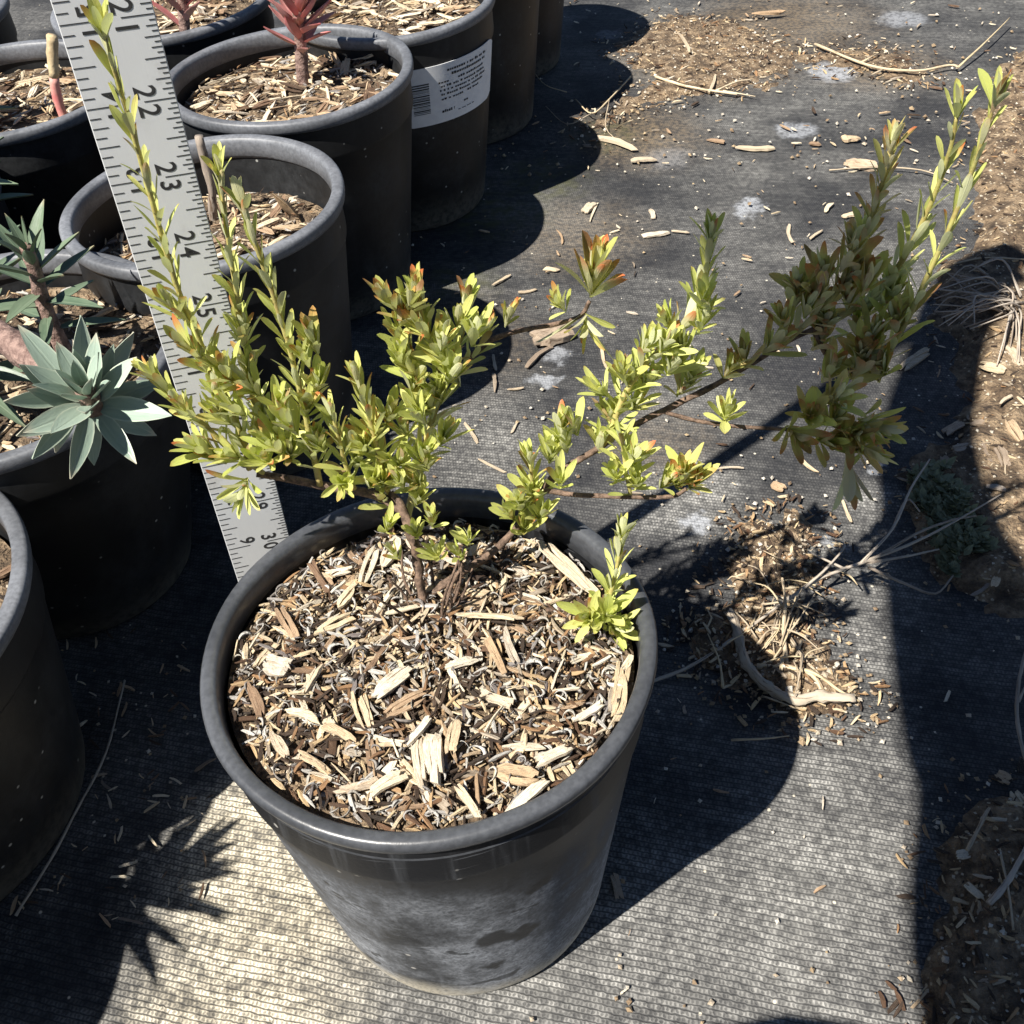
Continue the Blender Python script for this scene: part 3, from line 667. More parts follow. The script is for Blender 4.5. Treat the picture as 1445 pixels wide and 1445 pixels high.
# ------------------------------------------------------------------ the shrub
rl = random.Random(21)
LV = [strap_leaf(rl, rl.uniform(.18, .26), rl.uniform(.25, .65), rl.uniform(-.16, .24)) for i in range(14)]
LEAFDEAD = leaf_material('withered_leaf', (.30, .17, .08), (.50, .34, .18), (.46, .34, .22), (.22, .10, .05), .6, 1.0)
LMATS = [LEAF, LEAFRED, LEAFOLIVE, LEAFDEAD]
LM = [[MB().add(*q).mesh('leaf', mt, True) for q in LV] for mt in LMATS]
leaves = []
shrub = empty('shrub', G(605, 880, .160), 'leggy green shrub with narrow leaves growing in the main pot', 'shrub')
SH_INV = Matrix.Translation(-Vector(shrub.location))
def branch(pix, r0, r1, mat, name='branch', n=6, rough=.25):
    path = spline([Y(*q) for q in pix], n); mb = MB(); tube(mb, path, r0, r1, 7, rough)
    o = ob(name, mb.mesh(name, mat, True), shrub, SH_INV.copy()); return o, path
def put_leaf(p, dr, nrm, L, kind, o):
    p = Vector(p); L *= 1.06; kind = 3 if rl.random() < .02 else kind; leaves.append((frame(p, dr, nrm, L), L/(p-CAM).length, rl.randrange(len(LV)), kind, o))
def dress(path, o, spacing, L, a0, a1, red=.15, start=0.0, olive=False, tip=7, lo=.75, hi=1.2, thin=0.0):
    acc = [0.0]
    for i in range(1, len(path)): acc.append(acc[-1]+(path[i]-path[i-1]).length)
    tot = acc[-1]; s = tot*start; phi = rl.uniform(0, 6.28); i = 0; ref = Vector((.31, .9, .2))
    while s < tot:
        while i < len(path)-2 and acc[i+1] < s: i += 1
        f = (s-acc[i])/max(1e-6, acc[i+1]-acc[i]); p = path[i].lerp(path[i+1], min(1, f)); T = (path[i+1]-path[i]).normalized()
        N = (ref-T*ref.dot(T)).normalized(); B = T.cross(N); t = s/tot
        phi += 2.39996+rl.gauss(0, .25); Rr = N*math.cos(phi)+B*math.sin(phi)
        a = math.radians(a0+(a1-a0)*t**1.4+rl.gauss(0, 8)); a = max(.05, a)
        dr = T*math.cos(a)+Rr*math.sin(a); nm = T*math.sin(a)-Rr*math.cos(a)
        kind = 2 if olive and rl.random() < .75 else (1 if rl.random() < red*(.7+1.6*t) else 0)
        dr = dr+Vector((0, 0, .22)); put_leaf(p+Rr*.0006, dr, nm, L*rl.uniform(lo, hi)*(1-(.15+.12*thin)*t), kind, o)
        s += spacing*.56*(1+thin*t)*rl.uniform(.7, 1.3)
    T = (path[-1]-path[-2]).normalized(); N = (ref-T*ref.dot(T)).normalized(); B = T.cross(N)
    for k in range(tip):
        phi += 2.39996; Rr = N*math.cos(phi)+B*math.sin(phi); a = math.radians(4+k*4.2+rl.gauss(0, 3))
        dr = T*math.cos(a)+Rr*math.sin(a); nm = T*math.sin(a)-Rr*math.cos(a)
        put_leaf(path[-1]-T*.0015*k/tip, dr, nm, L*rl.uniform(.7, .98), 2 if olive and rl.random() < .5 else (1 if rl.random() < red*1.6 else 0), o)
def tuft(px, py, y, n, L, o, d=(0, 0, 1), spread=(10, 85), red=.15, olive=False):
    """a short side shoot: a whorl of leaves on a millimetre of stem"""
    p = Y(px, py, y); T = Vector(d).normalized(); N = T.orthogonal().normalized(); B = T.cross(N); phi = rl.uniform(0, 6.28)
    n = int(n*2.0)
    for k in range(n):
        phi += 2.39996+rl.gauss(0, .2); t = k/max(1, n-1); a = math.radians((spread[1]+(spread[0]-spread[1])*t)*.60+rl.gauss(0, 7))
        Rr = N*math.cos(phi)+B*math.sin(phi); dr = T*math.cos(a)+Rr*math.sin(a)+Vector((0, 0, .28)); nm = T*math.sin(a)-Rr*math.cos(a)
        put_leaf(p+T*(.006*t), dr, nm, L*1.08*rl.uniform(.55, 1.25)*(1-.2*t), 2 if olive and rl.random() < .7 else (1 if rl.random() < red*1.5 else 0), o)
y0 = G(605, 880, .158).y
trunk, tp = branch([(606, 892, y0), (596, 845, y0+.004), (590, 800, y0+.008), (582, 755, y0+.012), (566, 715, y0+.018), (552, 694, y0+.022)], .0020, .0015, BARK, 'trunk', 6, .9)
YL = y0+.022
for k in range(11):
    a = rl.uniform(0, 6.28); q = Vector(shrub.location)+Vector((math.cos(a)*.006, math.sin(a)*.006, -.002)); e = q+Vector((math.cos(a)*rl.uniform(.004, .02), math.sin(a)*rl.uniform(.004, .02), rl.uniform(.012, .04)))
    mb = MB(); tube(mb, spline([q, q.lerp(e, .5)+Vector((rl.uniform(-.004, .004), rl.uniform(-.004, .004), 0)), e], 4), .0008, .0004, 5, .5); ob('dead_twig', mb.mesh('dead_twig', BARK, True), shrub, SH_INV.copy())
bl, _ = branch([(570, 722, YL-.004), (530, 698, YL), (470, 688, YL+.004), (410, 676, YL+.006), (362, 668, YL+.006)], .0021, .0014, BARK)
# left-hand shoots
o, p = branch([(372, 668, YL+.006), (330, 640, YL+.006), (296, 606, YL+.004), (262, 578, YL+.002), (238, 552, YL), (222, 536, YL)], .0011, .0006, STEMG); dress(p, o, .0042, .0125, 42, 14, .25, .1, tip=8)
o, p = branch([(352, 662, YL+.008), (340, 610, YL+.008), (318, 560, YL+.006), (286, 490, YL+.004), (250, 405, YL), (222, 310, YL-.006), (196, 215, YL-.012), (168, 120, YL-.02), (148, 55, YL-.024)], .0012, .0006, STEMG)
dress(p, o, .0027, .0125, 46, 9, .3, .04, tip=7, thin=.9)
for q in [(290, 525, 9), (255, 450, 7), (330, 600, 9), (310, 590, 8)]: tuft(q[0], q[1], YL+.002, q[2], .0125, o, (rl.uniform(-.5, .3), -.3, .8), (14, 70), .35)
o, p = branch([(366, 664, YL+.014), (362, 600, YL+.015), (354, 540, YL+.016), (344, 470, YL+.014), (330, 390, YL+.012), (318, 310, YL+.010), (311, 250, YL+.008)], .0012, .0006, STEMG)
dress(p, o, .0029, .012, 46, 9, .2, .05, tip=7, thin=.6)
for q in [(352, 545, 8), (345, 490, 8), (375, 600, 9)]: tuft(q[0], q[1], YL+.013, q[2], .012, o, (rl.uniform(-.3, .5), -.2, .9), (14, 65), .25)
o, p = branch([(452, 684, YL+.004), (440, 630, YL+.004), (428, 570, YL+.003), (412, 505, YL+.002), (390, 430, YL), (368, 365, YL-.003), (352, 320, YL-.005), (346, 300, YL-.005)], .0013, .0006, STEMG)
dress(p, o, .0027, .0125, 48, 9, .3, .05, tip=7, thin=.6)
for q in [(432, 590, 9), (444, 640, 10), (438, 520, 8), (450, 500, 8)]: tuft(q[0], q[1], YL+.002, q[2], .0125, o, (rl.uniform(-.3, .4), -.3, .9), (10, 60), .35)
for q in [(350, 674, 10, (-.2, -.6, -.2)), (380, 655, 12, (0, -.5, .7)), (410, 650, 12, (.2, -.4, .8)), (350, 650, 10, (-.4, -.4, .6)), (480, 680, 8, (.2, -.5, .3)), (300, 640, 8, (-.4, -.3, .6)), (390, 620, 9, (.3, -.2, .9))]: tuft(q[0], q[1], YL+.004, q[2], .0125, bl, q[3], (15, 90), .12)
o, p = branch([(548, 694, YL), (536, 650, YL-.002), (524, 600, YL-.003), (512, 560, YL-.004), (506, 540, YL-.004)], .0011, .0006, STEMG); dress(p, o, .0024, .0125, 62, 14, .3, .05, tip=8)
o, p = branch([(500, 690, YL), (486, 650, YL-.002), (476, 610, YL-.004), (470, 590, YL-.004)], .0010, .0006, STEMG); dress(p, o, .0026, .0115, 62, 18, .15, .1, tip=7)
for q in [(560, 660, 10), (590, 650, 10), (540, 690, 10), (600, 690, 9), (520, 640, 9)]: tuft(q[0], q[1], YL, q[2], .0125, trunk, (rl.uniform(-.4, .5), -.4, .8), (14, 85), .15)
for q in [(300, 560, .3), (330, 540, .3), (285, 505, .4), (350, 590, .2), (400, 640, .1), (420, 615, .2), (395, 585, .2), (460, 640, .1), (445, 555, .3), (370, 560, .2), (500, 660, .1), (530, 625, .3), (545, 600, .3), (575, 620, .1), (570, 690, .1), (585, 715, .1), (555, 715, .05), (605, 665, .1), (620, 630, .1), (600, 600, .1), (270, 590, .2), (320, 655, .1), (490, 640, .1), (520, 690, .1)]: tuft(q[0], q[1], YL-.001+rl.uniform(-.006, .006), 8, .0125, bl, (rl.uniform(-.5, .5), -.35, .9), (10, 70), q[2])
# central shoots
YM = YL+.012
o, pm = branch([(574, 735, YL-.004), (588, 670, YM), (604, 610, YM+.006), (620, 556, YM+.012), (614, 505, YM+.012), (602, 455, YM+.010), (592, 420, YM+.008)], .0015, .0007, STEMG)
dress(pm, o, .0025, .0135, 66, 12, .35, .18, tip=9)
for q in [(575, 445, 9, .7), (560, 440, 8, .8), (600, 540, 10, .2), (570, 520, 10, .1), (640, 520, 9, .15), (625, 570, 9, .1), (590, 590, 10, .1), (608, 480, 9, .4)]: tuft(q[0], q[1], YM+.006, q[2], .013, o, (rl.uniform(-.6, .4), -.3, .9), (12, 75), q[3])
o, p = branch([(620, 545, YM+.012), (642, 500, YM+.016), (655, 460, YM+.018), (658, 430, YM+.018)], .0010, .0006, STEMG); dress(p, o, .0026, .012, 60, 14, .12, .1, tip=8)
o, p = branch([(640, 535, YM+.012), (670, 500, YM+.018), (682, 475, YM+.02)], .0009, .0006, STEMG); dress(p, o, .0028, .0115, 60, 20, .1, .1, tip=7)
o, p = branch([(650, 520, YM+.014), (690, 482, YM+.022), (735, 466, YM+.028), (780, 458, YM+.032), (818, 446, YM+.034), (832, 425, YM+.034)], .0012, .0008, BARK)
tuft(712, 462, YM+.024, 6, .010, o, (.3, -.2, .8), (10, 60), .6); tuft(800, 440, YM+.033, 8, .012, o, (-.5, -.2, .7), (20, 80), .3)
tuft(834, 420, YM+.034, 13, .0205, o, (.12, -.1, 1), (6, 92), .6); tuft(826, 440, YM+.034, 5, .017, o, (0, -.5, -.4), (30, 85), .6); tuft(838, 412, YM+.034, 8, .0165, o, (.1, 0, 1), (3, 22), .35)
for q in [(560, 470, .6), (585, 500, .4), (620, 500, .3), (645, 470, .2), (665, 490, .1), (590, 460, .6), (630, 545, .1), (610, 585, .1), (650, 545, .1), (580, 555, .1)]: tuft(q[0], q[1], YM+.008+rl.uniform(-.006, .006), 8, .0135, o, (rl.uniform(-.5, .5), -.3, .9), (10, 65), q[2])
# right-hand main branch
YR = y0+.030
b2, pb = branch([(598, 845, y0+.006), (640, 815, y0+.012), (700, 775, y0+.022), (748, 722, YR), (782, 672, YR+.004), (832, 640, YR+.008), (884, 606, YR+.012), (940, 578, YR+.016), (1000, 548, YR+.020), (1058, 514, YR+.024), (1120, 478, YR+.028), (1185, 448, YR+.030)], .0017, .0010, BARK, 'branch', 6, .6)
for q in [(742, 752, 10, .0125), (738, 722, 11, .013), (760, 735, 9, .012), (728, 735, 9, .012), (752, 700, 9, .012)]: tuft(q[0], q[1], YR-.002, q[2], q[3], b2, (rl.uniform(-.5, .3), -.4, .9), (10, 75), .08)
o, p = branch([(750, 728, YR), (752, 700, YR-.002), (750, 668, YR-.004), (748, 655, YR-.004)], .0009, .0006, STEMG); dress(p, o, .0024, .0125, 60, 14, .1, .1, tip=8)
for q in [(775, 655, 9), (800, 640, 10), (790, 620, 9), (815, 615, 9), (845, 640, 9)]: tuft(q[0], q[1], YR+.008, q[2], .012, b2, (rl.uniform(-.4, .2), -.1, 1), (12, 70), .08)
# bushy middle-right shoot
o, p = branch([(862, 622, YR+.010), (868, 590, YR+.010), (884, 552, YR+.012), (910, 515, YR+.014), (945, 480, YR+.018), (975, 445, YR+.022), (992, 405, YR+.024), (1000, 362, YR+.024), (1002, 340, YR+.024)], .0014, .0007, STEMG)
dress(p, o, .0019, .0125, 68, 13, .08, .03, tip=9)
for q in [(858, 560, 10), (880, 540, 10), (900, 500, 10), (930, 500, 10), (950, 470, 10), (965, 500, 10), (985, 470, 10), (940, 530, 10), (905, 550, 9), (890, 580, 10), (860, 600, 10), (970, 540, 9), (990, 440, 9)]: tuft(q[0], q[1], YR+.012+rl.uniform(-.006, .008), q[2], .012, o, (rl.uniform(-.6, .6), -.3, .8), (12, 80), .08)
for q in [(1020, 535, 9), (1050, 520, 9), (1075, 500, 9), (955, 560, 8)]: tuft(q[0], q[1], YR+.022, q[2], .0125, b2, (rl.uniform(-.3, .6), -.3, .8), (14, 85), .05, True)
# far right shoots
YF = YR+.030
o, p = branch([(1105, 486, YF-.004), (1150, 445, YF), (1190, 400, YF+.002), (1216, 345, YF+.002), (1236, 290, YF), (1250, 240, YF-.004), (1256, 215, YF-.004)], .0014, .0007, STEMG); dress(p, o, .0021, .0125, 58, 14, .35, .05, True, 9)
for q in [(1130, 420, 10), (1165, 400, 11), (1120, 440, 9), (1200, 400, 11), (1150, 480, 10), (1170, 470, 10), (1195, 440, 10)]: tuft(q[0], q[1], YF+.002, q[2], .0125, o, (rl.uniform(-.5, .3), -.2, .9), (12, 70), .3, True)
o, p = branch([(1180, 450, YF), (1222, 425, YF+.006), (1262, 385, YF+.008), (1296, 325, YF+.006), (1324, 262, YF+.002), (1342, 205, YF-.002), (1350, 165, YF-.004)], .0014, .0006, STEMG); dress(p, o, .0032, .0140, 46, 10, .06, .05, False, 8, thin=.9)
for q in [(1220, 450, 10), (1240, 440, 10), (1210, 480, 9), (1260, 420, 9)]: tuft(q[0], q[1], YF+.006, q[2], .0135, o, (rl.uniform(-.4, .4), -.2, .9), (12, 75), .05)
b3, p = branch([(1150, 470, YF), (1170, 505, YF-.002), (1205, 525, YF-.004), (1240, 515, YF-.004)], .0011, .0009, BARK)
o, p = branch([(1225, 530, YF-.004), (1252, 500, YF-.004), (1282, 448, YF-.004), (1306, 395, YF-.006), (1336, 330, YF-.008), (1364, 262, YF-.010), (1388, 195, YF-.014), (1402, 150, YF-.016)], .0013, .0006, STEMG); dress(p, o, .0040, .0145, 38, 10, .08, .04, False, 8, thin=.9)
for q in [(1225, 520, 11), (1250, 530, 10), (1200, 535, 9), (1235, 500, 9), (1160, 540, 8)]: tuft(q[0], q[1], YF-.006, q[2], .0145, b3, (rl.uniform(-.6, .4), -.3, .9), (10, 80), .12, True)
for q in [(1135, 450), (1160, 430), (1185, 385), (1205, 360), (1175, 415), (1215, 420), (1245, 470), (1265, 470), (1210, 510), (1225, 490), (1145, 495), (1110, 470), (1240, 540), (1190, 550)]: tuft(q[0], q[1], YF+rl.uniform(-.006, .006), 8, .0145, b3, (rl.uniform(-.4, .5), -.3, .9), (10, 60), .2, True)
# thin low twig with a drooping cluster
o, p = branch([(932, 580, YR+.016), (985, 594, YR+.012), (1045, 602, YR+.006), (1105, 606, YR), (1160, 612, YR-.004), (1195, 624, YR-.006)], .0009, .0007, BARK)
tuft(1022, 596, YR+.008, 11, .0125, o, (0, -.3, 1), (10, 95), .05)
for q in [(1110, 600, 9), (1140, 590, 10), (1170, 600, 11), (1195, 610, 12), (1210, 590, 11), (1180, 630, 11), (1205, 625, 10), (1150, 620, 8), (1165, 570, 9), (1215, 640, 8)]: tuft(q[0], q[1], YR-.004, q[2], .0135, o, (rl.uniform(-.5, .5), -.5, rl.uniform(-.2, .9)), (12, 85), .15, True)
tuft(1195, 645, YR-.006, 5, .016, o, (.1, -.5, -.8), (8, 40), .05, True)
# low right twig
o, p = branch([(768, 692, YR), (810, 698, YR-.004), (855, 700, YR-.008), (905, 702, YR-.012), (950, 700, YR-.016), (968, 690, YR-.018)], .0011, .0008, BARK)
for q in [(870, 680, 9, .1), (885, 660, 9, .1), (900, 690, 9, .1), (930, 690, 9, .3), (955, 690, 11, .5), (972, 690, 10, .7), (965, 675, 8, .5), (790, 690, 6, .1)]: tuft(q[0], q[1], YR-.010, q[2], .0125, o, (rl.uniform(-.4, .5), -.4, .9), (10, 80), q[3])
o, p = branch([(890, 700, YR-.010), (884, 670, YR-.010), (880, 640, YR-.008), (878, 625, YR-.008)], .0009, .0006, STEMG); dress(p, o, .003, .0125, 62, 20, .1, .05, tip=7)
# low front twig lying over the chips and turning up at the rim
o, p = branch([(640, 868, y0-.002), (700, 862, y0+.000), (760, 860, y0+.000), (810, 862, y0-.004), (842, 878, y0-.012)], .0013, .0010, BARK)
b5, p = branch([(842, 882, y0-.012), (856, 856, y0-.013), (866, 820, y0-.012), (874, 780, y0-.010), (877, 758, y0-.009)], .0010, .0006, STEMG); dress(p, b5, .0026, .0120, 58, 14, .06, .05, tip=8)
for q in [(838, 872, 13), (852, 868, 10), (860, 886, 8)]: tuft(q[0], q[1], y0-.013, q[2], .0145, b5, (rl.uniform(-.5, .3), -.6, .7), (10, 90), .1)
# little sprouts by the trunk
for q in [(545, 752, -.02, 7), (590, 760, .0, 9), (610, 745, .0, 9), (655, 790, -.004, 8), (565, 790, -.004, 7), (620, 790, .0, 8), (660, 770, .0, 7)]: tuft(q[0], q[1], y0+.010+q[2]*.4, q[3], .0095, trunk, (rl.uniform(-.4, .4), -.3, .9), (14, 80), .08)
o, p = branch([(628, 850, y0+.004), (640, 820, y0+.006), (655, 795, y0+.006)], .0009, .0006, BARK)
# the largest 300 leaves become leaves of their own, the rest one mass
leaves.sort(key=lambda q: -q[1])
fm = MB()
for i, (mw, sz, vi, kd, o) in enumerate(leaves):
    if i < 300:
        ob('leaf', LM[kd][vi], o, Matrix.Translation(Vector(shrub.location)) @ SH_INV @ mw if False else mw)
    else:
        v, f, pc = LV[vi]; rn = rl.random()
        fm.add(v, f, [(a, b, rn) for a, b, c in pc], kd, mw)
fo = ob('foliage', fm.mesh('foliage', LMATS, True), shrub, SH_INV.copy()); fo['kind'] = 'stuff'

# ------------------------------------------------------------------ the other plants
re_ = random.Random(9)
EV = [leaf_shape(re_, re_.uniform(.27, .36), .35, re_.uniform(-.05, .18), 0, 8, .85) for i in range(6)]
EVN = [leaf_shape(re_, re_.uniform(.20, .26), .4, re_.uniform(-.1, .15), 0, 7, .8) for i in range(6)]
def thick(sh, th=.02):
    """give a fleshy leaf its thickness: a lower skin joined along the edge"""
    v, f, pc = sh; n = len(v); v2 = v+[(a*.97, b, c-th*(1 if i % 3 == 1 else .35)) for i, (a, b, c) in enumerate(v)]
    f2 = f+[tuple(n+i for i in reversed(q)) for q in f]; m_ = n//3
    for i in range(m_-1):
        a, b = i*3, i*3+3; f2.append((a, b, n+b, n+a)); a, b = i*3+2, i*3+5; f2.append((b, a, n+a, n+b))
    return v2, f2, pc+pc
EVP = [thick(leaf_shape(re_, re_.uniform(.28, .36), .4, re_.uniform(-.02, .2), 0, 7, .8), .03) for i in range(6)]
EV = [thick(q, .035) for q in EV]; EVN = [thick(q, .025) for q in EVN]
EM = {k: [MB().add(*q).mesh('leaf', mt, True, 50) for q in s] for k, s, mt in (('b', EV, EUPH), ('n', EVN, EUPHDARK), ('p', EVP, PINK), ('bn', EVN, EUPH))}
def euphorbia(loc, label, stem, r0, r1, smat, key, n, L, a0, a1, start=.2, name='euphorbia', droop=0.0, group=None):
    """fleshy-leaved stem: leaves spiral round the stem and crowd into a rosette at its tip"""
    loc = Vector(loc); root = empty(name, loc, label, 'plant', group); path = [q-loc for q in spline(stem, 6)]
    mb = MB(); tube(mb, path, r0, r1, 9, .25); so = ob('stem', mb.mesh('stem', smat, True), root)
    acc = [0.0]
    for i in range(1, len(path)): acc.append(acc[-1]+(path[i]-path[i-1]).length)
    phi = re_.uniform(0, 6.28); ref = Vector((.3, .2, .9))
    for k in range(n):
        t = k/(n-1); s = acc[-1]*(start+(1-start)*t**.75); i = 0
        while i < len(path)-2 and acc[i+1] < s: i += 1
        p = path[i].lerp(path[i+1], (s-acc[i])/max(1e-6, acc[i+1]-acc[i])); T = (path[i+1]-path[i]).normalized()
        N = (ref-T*ref.dot(T)).normalized() if abs(T.dot(ref.normalized())) < .97 else T.orthogonal().normalized(); B = T.cross(N)
        phi += 2.39996; Rr = N*math.cos(phi)+B*math.sin(phi); a = math.radians(a0+(a1-a0)*t**1.2+re_.gauss(0, 4))
        dr = T*math.cos(a)+Rr*math.sin(a)+Vector((0, 0, -droop*(1-t))); nm = T*math.sin(a)-Rr*math.cos(a)
        ob('leaf', re_.choice(EM[key]), so, frame(p+Rr*r1*.5, dr, nm, L*re_.uniform(.85, 1.1)*(1-.45*max(0, t-.55)/.45)))
    return root
# big rosette leaning over the rim
rc = G(128, 572, .215)
s0 = G(-60, 470, .190)
euphorbia(s0, 'blue-green spurge rosette leaning over the left pot rim', [s0, s0.lerp(rc, .4)+Vector((0, .004, .010)), s0.lerp(rc, .75)+Vector((0, .002, .006)), rc, rc+Vector((.004, -.008, .014))], .0085, .0040, SUCC, 'b', 36, .0325, 108, 12, .78, droop=.1)
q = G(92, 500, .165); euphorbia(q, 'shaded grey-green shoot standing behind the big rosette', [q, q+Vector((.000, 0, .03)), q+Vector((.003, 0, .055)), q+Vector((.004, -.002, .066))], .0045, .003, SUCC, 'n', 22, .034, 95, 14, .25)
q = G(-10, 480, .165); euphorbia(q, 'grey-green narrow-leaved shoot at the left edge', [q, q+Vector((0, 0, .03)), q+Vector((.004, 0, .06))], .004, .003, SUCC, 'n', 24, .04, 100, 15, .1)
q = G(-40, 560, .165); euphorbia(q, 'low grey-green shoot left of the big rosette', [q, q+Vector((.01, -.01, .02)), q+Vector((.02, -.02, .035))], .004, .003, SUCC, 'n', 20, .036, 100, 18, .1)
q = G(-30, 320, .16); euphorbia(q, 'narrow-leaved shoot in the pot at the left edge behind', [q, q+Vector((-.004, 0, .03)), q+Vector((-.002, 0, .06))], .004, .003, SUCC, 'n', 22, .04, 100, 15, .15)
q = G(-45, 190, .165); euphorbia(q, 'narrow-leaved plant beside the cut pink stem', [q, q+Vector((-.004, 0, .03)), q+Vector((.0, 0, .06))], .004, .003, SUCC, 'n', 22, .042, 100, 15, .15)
# plants whose shadows reach into the picture from the left
q = Vector((-.345, -.130, .165)); euphorbia(q, 'blue-green spurge in the pot beyond the left edge', [q, q+Vector((.012, .0, .05)), q+Vector((.028, .002, .09)), q+Vector((.040, .005, .118))], .006, .004, SUCC, 'bn', 40, .052, 100, 12, .55)
q = Vector((-.37, .05, .125)); euphorbia(q, 'blue-green spurge in the nearest left pot, mostly out of view', [q, q+Vector((-.02, -.01, .05)), q+Vector((-.03, -.02, .10))], .006, .004, SUCC, 'b', 30, .04, 100, 12, .3)
# red-stemmed plants
b = G(428, 122, HB-.02); tp_ = Y(418, -30, b.y)
euphorbia(b, 'upright spurge with a crimson leafy top in the pot behind', [b, b.lerp(tp_, .35), b.lerp(tp_, .7), tp_], .0052, .0044, SUCC, 'p', 46, .031, 66, 12, .34)
b = G(263, 66, HB-.016); tp_ = Y(250, -70, b.y)
euphorbia(b, 'small pale pink shoot left of the crimson one', [b, b.lerp(tp_, .35), b.lerp(tp_, .7), tp_], .0048, .004, SUCC, 'p', 22, .036, 50, 15, .2)
b = G(90, 165, HB-.016); tp_ = Y(73, 50, b.y)
root = empty('cut_stem', b, 'bare cut stem, pink at its foot, left of the ruler', 'plant stem')
path = [q-b for q in spline([b-Vector((0, 0, .004)), b.lerp(tp_, .3)+Vector((-.003, 0, 0)), b.lerp(tp_, .65)+Vector((-.002, 0, 0)), tp_], 5)]
mb = MB(); tube(mb, path[:9], .0034, .0038, 8, .2); ob('lower_stem', mb.mesh('lower_stem', FRESHPINK, True), root)
mb = MB(); tube(mb, path[8:], .0038, .0040, 8, .35); ob('upper_stem', mb.mesh('upper_stem', simple('dry_tan_stem', (.40, .30, .17), (.58, .46, .28), 150.0), True), root)
b = G(302, 330, HB-.045); tp_ = Y(280, 192, b.y)
root = empty('dead_stem', b, 'mottled dead stem standing in the pot behind the ruler', 'plant stem')
mb = MB(); tube(mb, [q-b for q in spline([b, b.lerp(tp_, .5)+Vector((.003, 0, 0)), tp_], 6)], .003, .0028, 8, .6); ob('stem', mb.mesh('stem', CHIPGREY, True), root)
cu = G(418, 312, HB-.040); mb = MB(); mb.add(*thick(leaf_shape(random.Random(2), .5, .5, .45, 0, 8, .8), .03))
o = ob('dry_leaf', mb.mesh('dry_leaf', simple('dry_brown_leaf', (.30, .20, .11), (.42, .31, .19), 90.0), True)); o.matrix_world = frame(cu+Vector((.004, -.004, .0)), (-.15, .05, 1), (-.6, -.5, .2), .028); tag(o, 'curled brown dry leaf inside the pot behind the ruler', 'dry leaf')

# ------------------------------------------------------------------ twigs and litter on the ground
def twig(pixz, r0, r1, mat, label, side=(), name='dry_twig', group=None, n=5):
    P = [G(a, b_, c_) for a, b_, c_ in pixz]; c0 = P[0].copy()
    t = empty(name, (c0.x, c0.y, 0), label, 'twig', group); o0 = Vector((c0.x, c0.y, 0))
    mb = MB(); tube(mb, [q-o0 for q in spline(P, n)], r0, r1, 9 if mat is ROOT else 6, 1.3 if mat is ROOT else .6, R.random()); ob('stem', mb.mesh('stem', mat, True), t)
    for s in side:
        mb = MB(); tube(mb, [G(a, b_, c_)-o0 for a, b_, c_ in s] if len(s) < 3 else [q-o0 for q in spline([G(a, b_, c_) for a, b_, c_ in s], 4)], r1*1.05, r1*.5, 5, .3, R.random()); ob('side_twig', mb.mesh('side_twig', mat, True), t)
    return t
twig([(905, 967, .002), (970, 942, .003), (1030, 905, .006), (1085, 865, .012), (1150, 820, .016), (1215, 795, .018), (1235, 790, .018)], .0010, .0010, BARKT, 'long branching dry twig reaching from pot to soil',
     [[(1215, 795, .018), (1260, 745, .03), (1285, 690, .036), (1312, 648, .04)], [(1225, 790, .018), (1280, 770, .026), (1340, 740, .026), (1412, 698, .024)], [(1235, 788, .018), (1290, 755, .02), (1340, 735, .02), (1378, 728, .018)],
      [(1222, 795, .018), (1280, 785, .018), (1325, 775, .014)], [(1225, 800, .017), (1280, 825, .012), (1320, 838, .008), (1345, 812, .006)], [(1100, 855, .012), (1140, 825, .018), (1168, 800, .022), (1192, 770, .024), (1175, 762, .024)],
      [(1262, 742, .03), (1280, 705, .03), (1298, 722, .03)], [(1190, 802, .017), (1165, 790, .022), (1140, 778, .026)]])
twig([(1110, 940, .004), (1106, 890, .012), (1108, 850, .022), (1104, 815, .03)], .0016, .0006, STRAW, 'pale straw stalk standing in the soil heap',
     [[(1108, 880, .012), (1125, 845, .02), (1132, 830, .024)], [(1107, 860, .018), (1085, 830, .022), (1062, 822, .024)], [(1108, 900, .01), (1130, 870, .014), (1150, 838, .02)], [(1107, 910, .008), (1090, 905, .01), (1076, 920, .006)]], 'straw_stalk')
twig([(1068, 940, .004), (1110, 942, .006), (1145, 952, .008), (1160, 975, .005), (1163, 990, .004)], .0018, .0012, STRAW, 'bundle of pale bent stalks at the foot of the soil heap',
     [[(1110, 942, .006), (1150, 950, .010), (1185, 975, .006), (1213, 990, .003)], [(1120, 945, .006), (1135, 965, .004), (1120, 982, .003)], [(1115, 900, .005), (1135, 930, .006), (1160, 955, .006)], [(1130, 905, .005), (1122, 930, .006)]], 'straw_stalk')
rh = random.Random(61)
t = empty('straw_tangle', G(1105, 900), 'tangle of thin pale straws on the soil heap', 'straw'); o0 = Vector(t.location)
for k in range(34):
    c0 = G(rh.gauss(1100, 38), rh.gauss(880, 60), rh.uniform(.003, .012)); a = rh.uniform(0, 6.28); l = rh.uniform(.012, .04)
    dv = Vector((math.cos(a), math.sin(a), rh.uniform(-.05, .35)))*l; mb = MB(); tube(mb, [q-o0 for q in spline([c0-dv*.5+Vector((0, 0, .002)), c0+Vector((rh.uniform(-.004, .004), rh.uniform(-.004, .004), .004)), c0+dv*.5], 4)], rh.uniform(.0004, .0009), .0003, 5, .4, rh.random()); ob('straw', mb.mesh('straw', STRAW, True), t)
o = twig([(1030, 862, .006), (1042, 895, .008), (1052, 930, .007), (1078, 965, .006), (1120, 985, .006), (1160, 985, .006), (1205, 985, .005)], .0023, .0029, ROOT, 'thick curved grey root lying on the soil heap', (), 'curved_root')
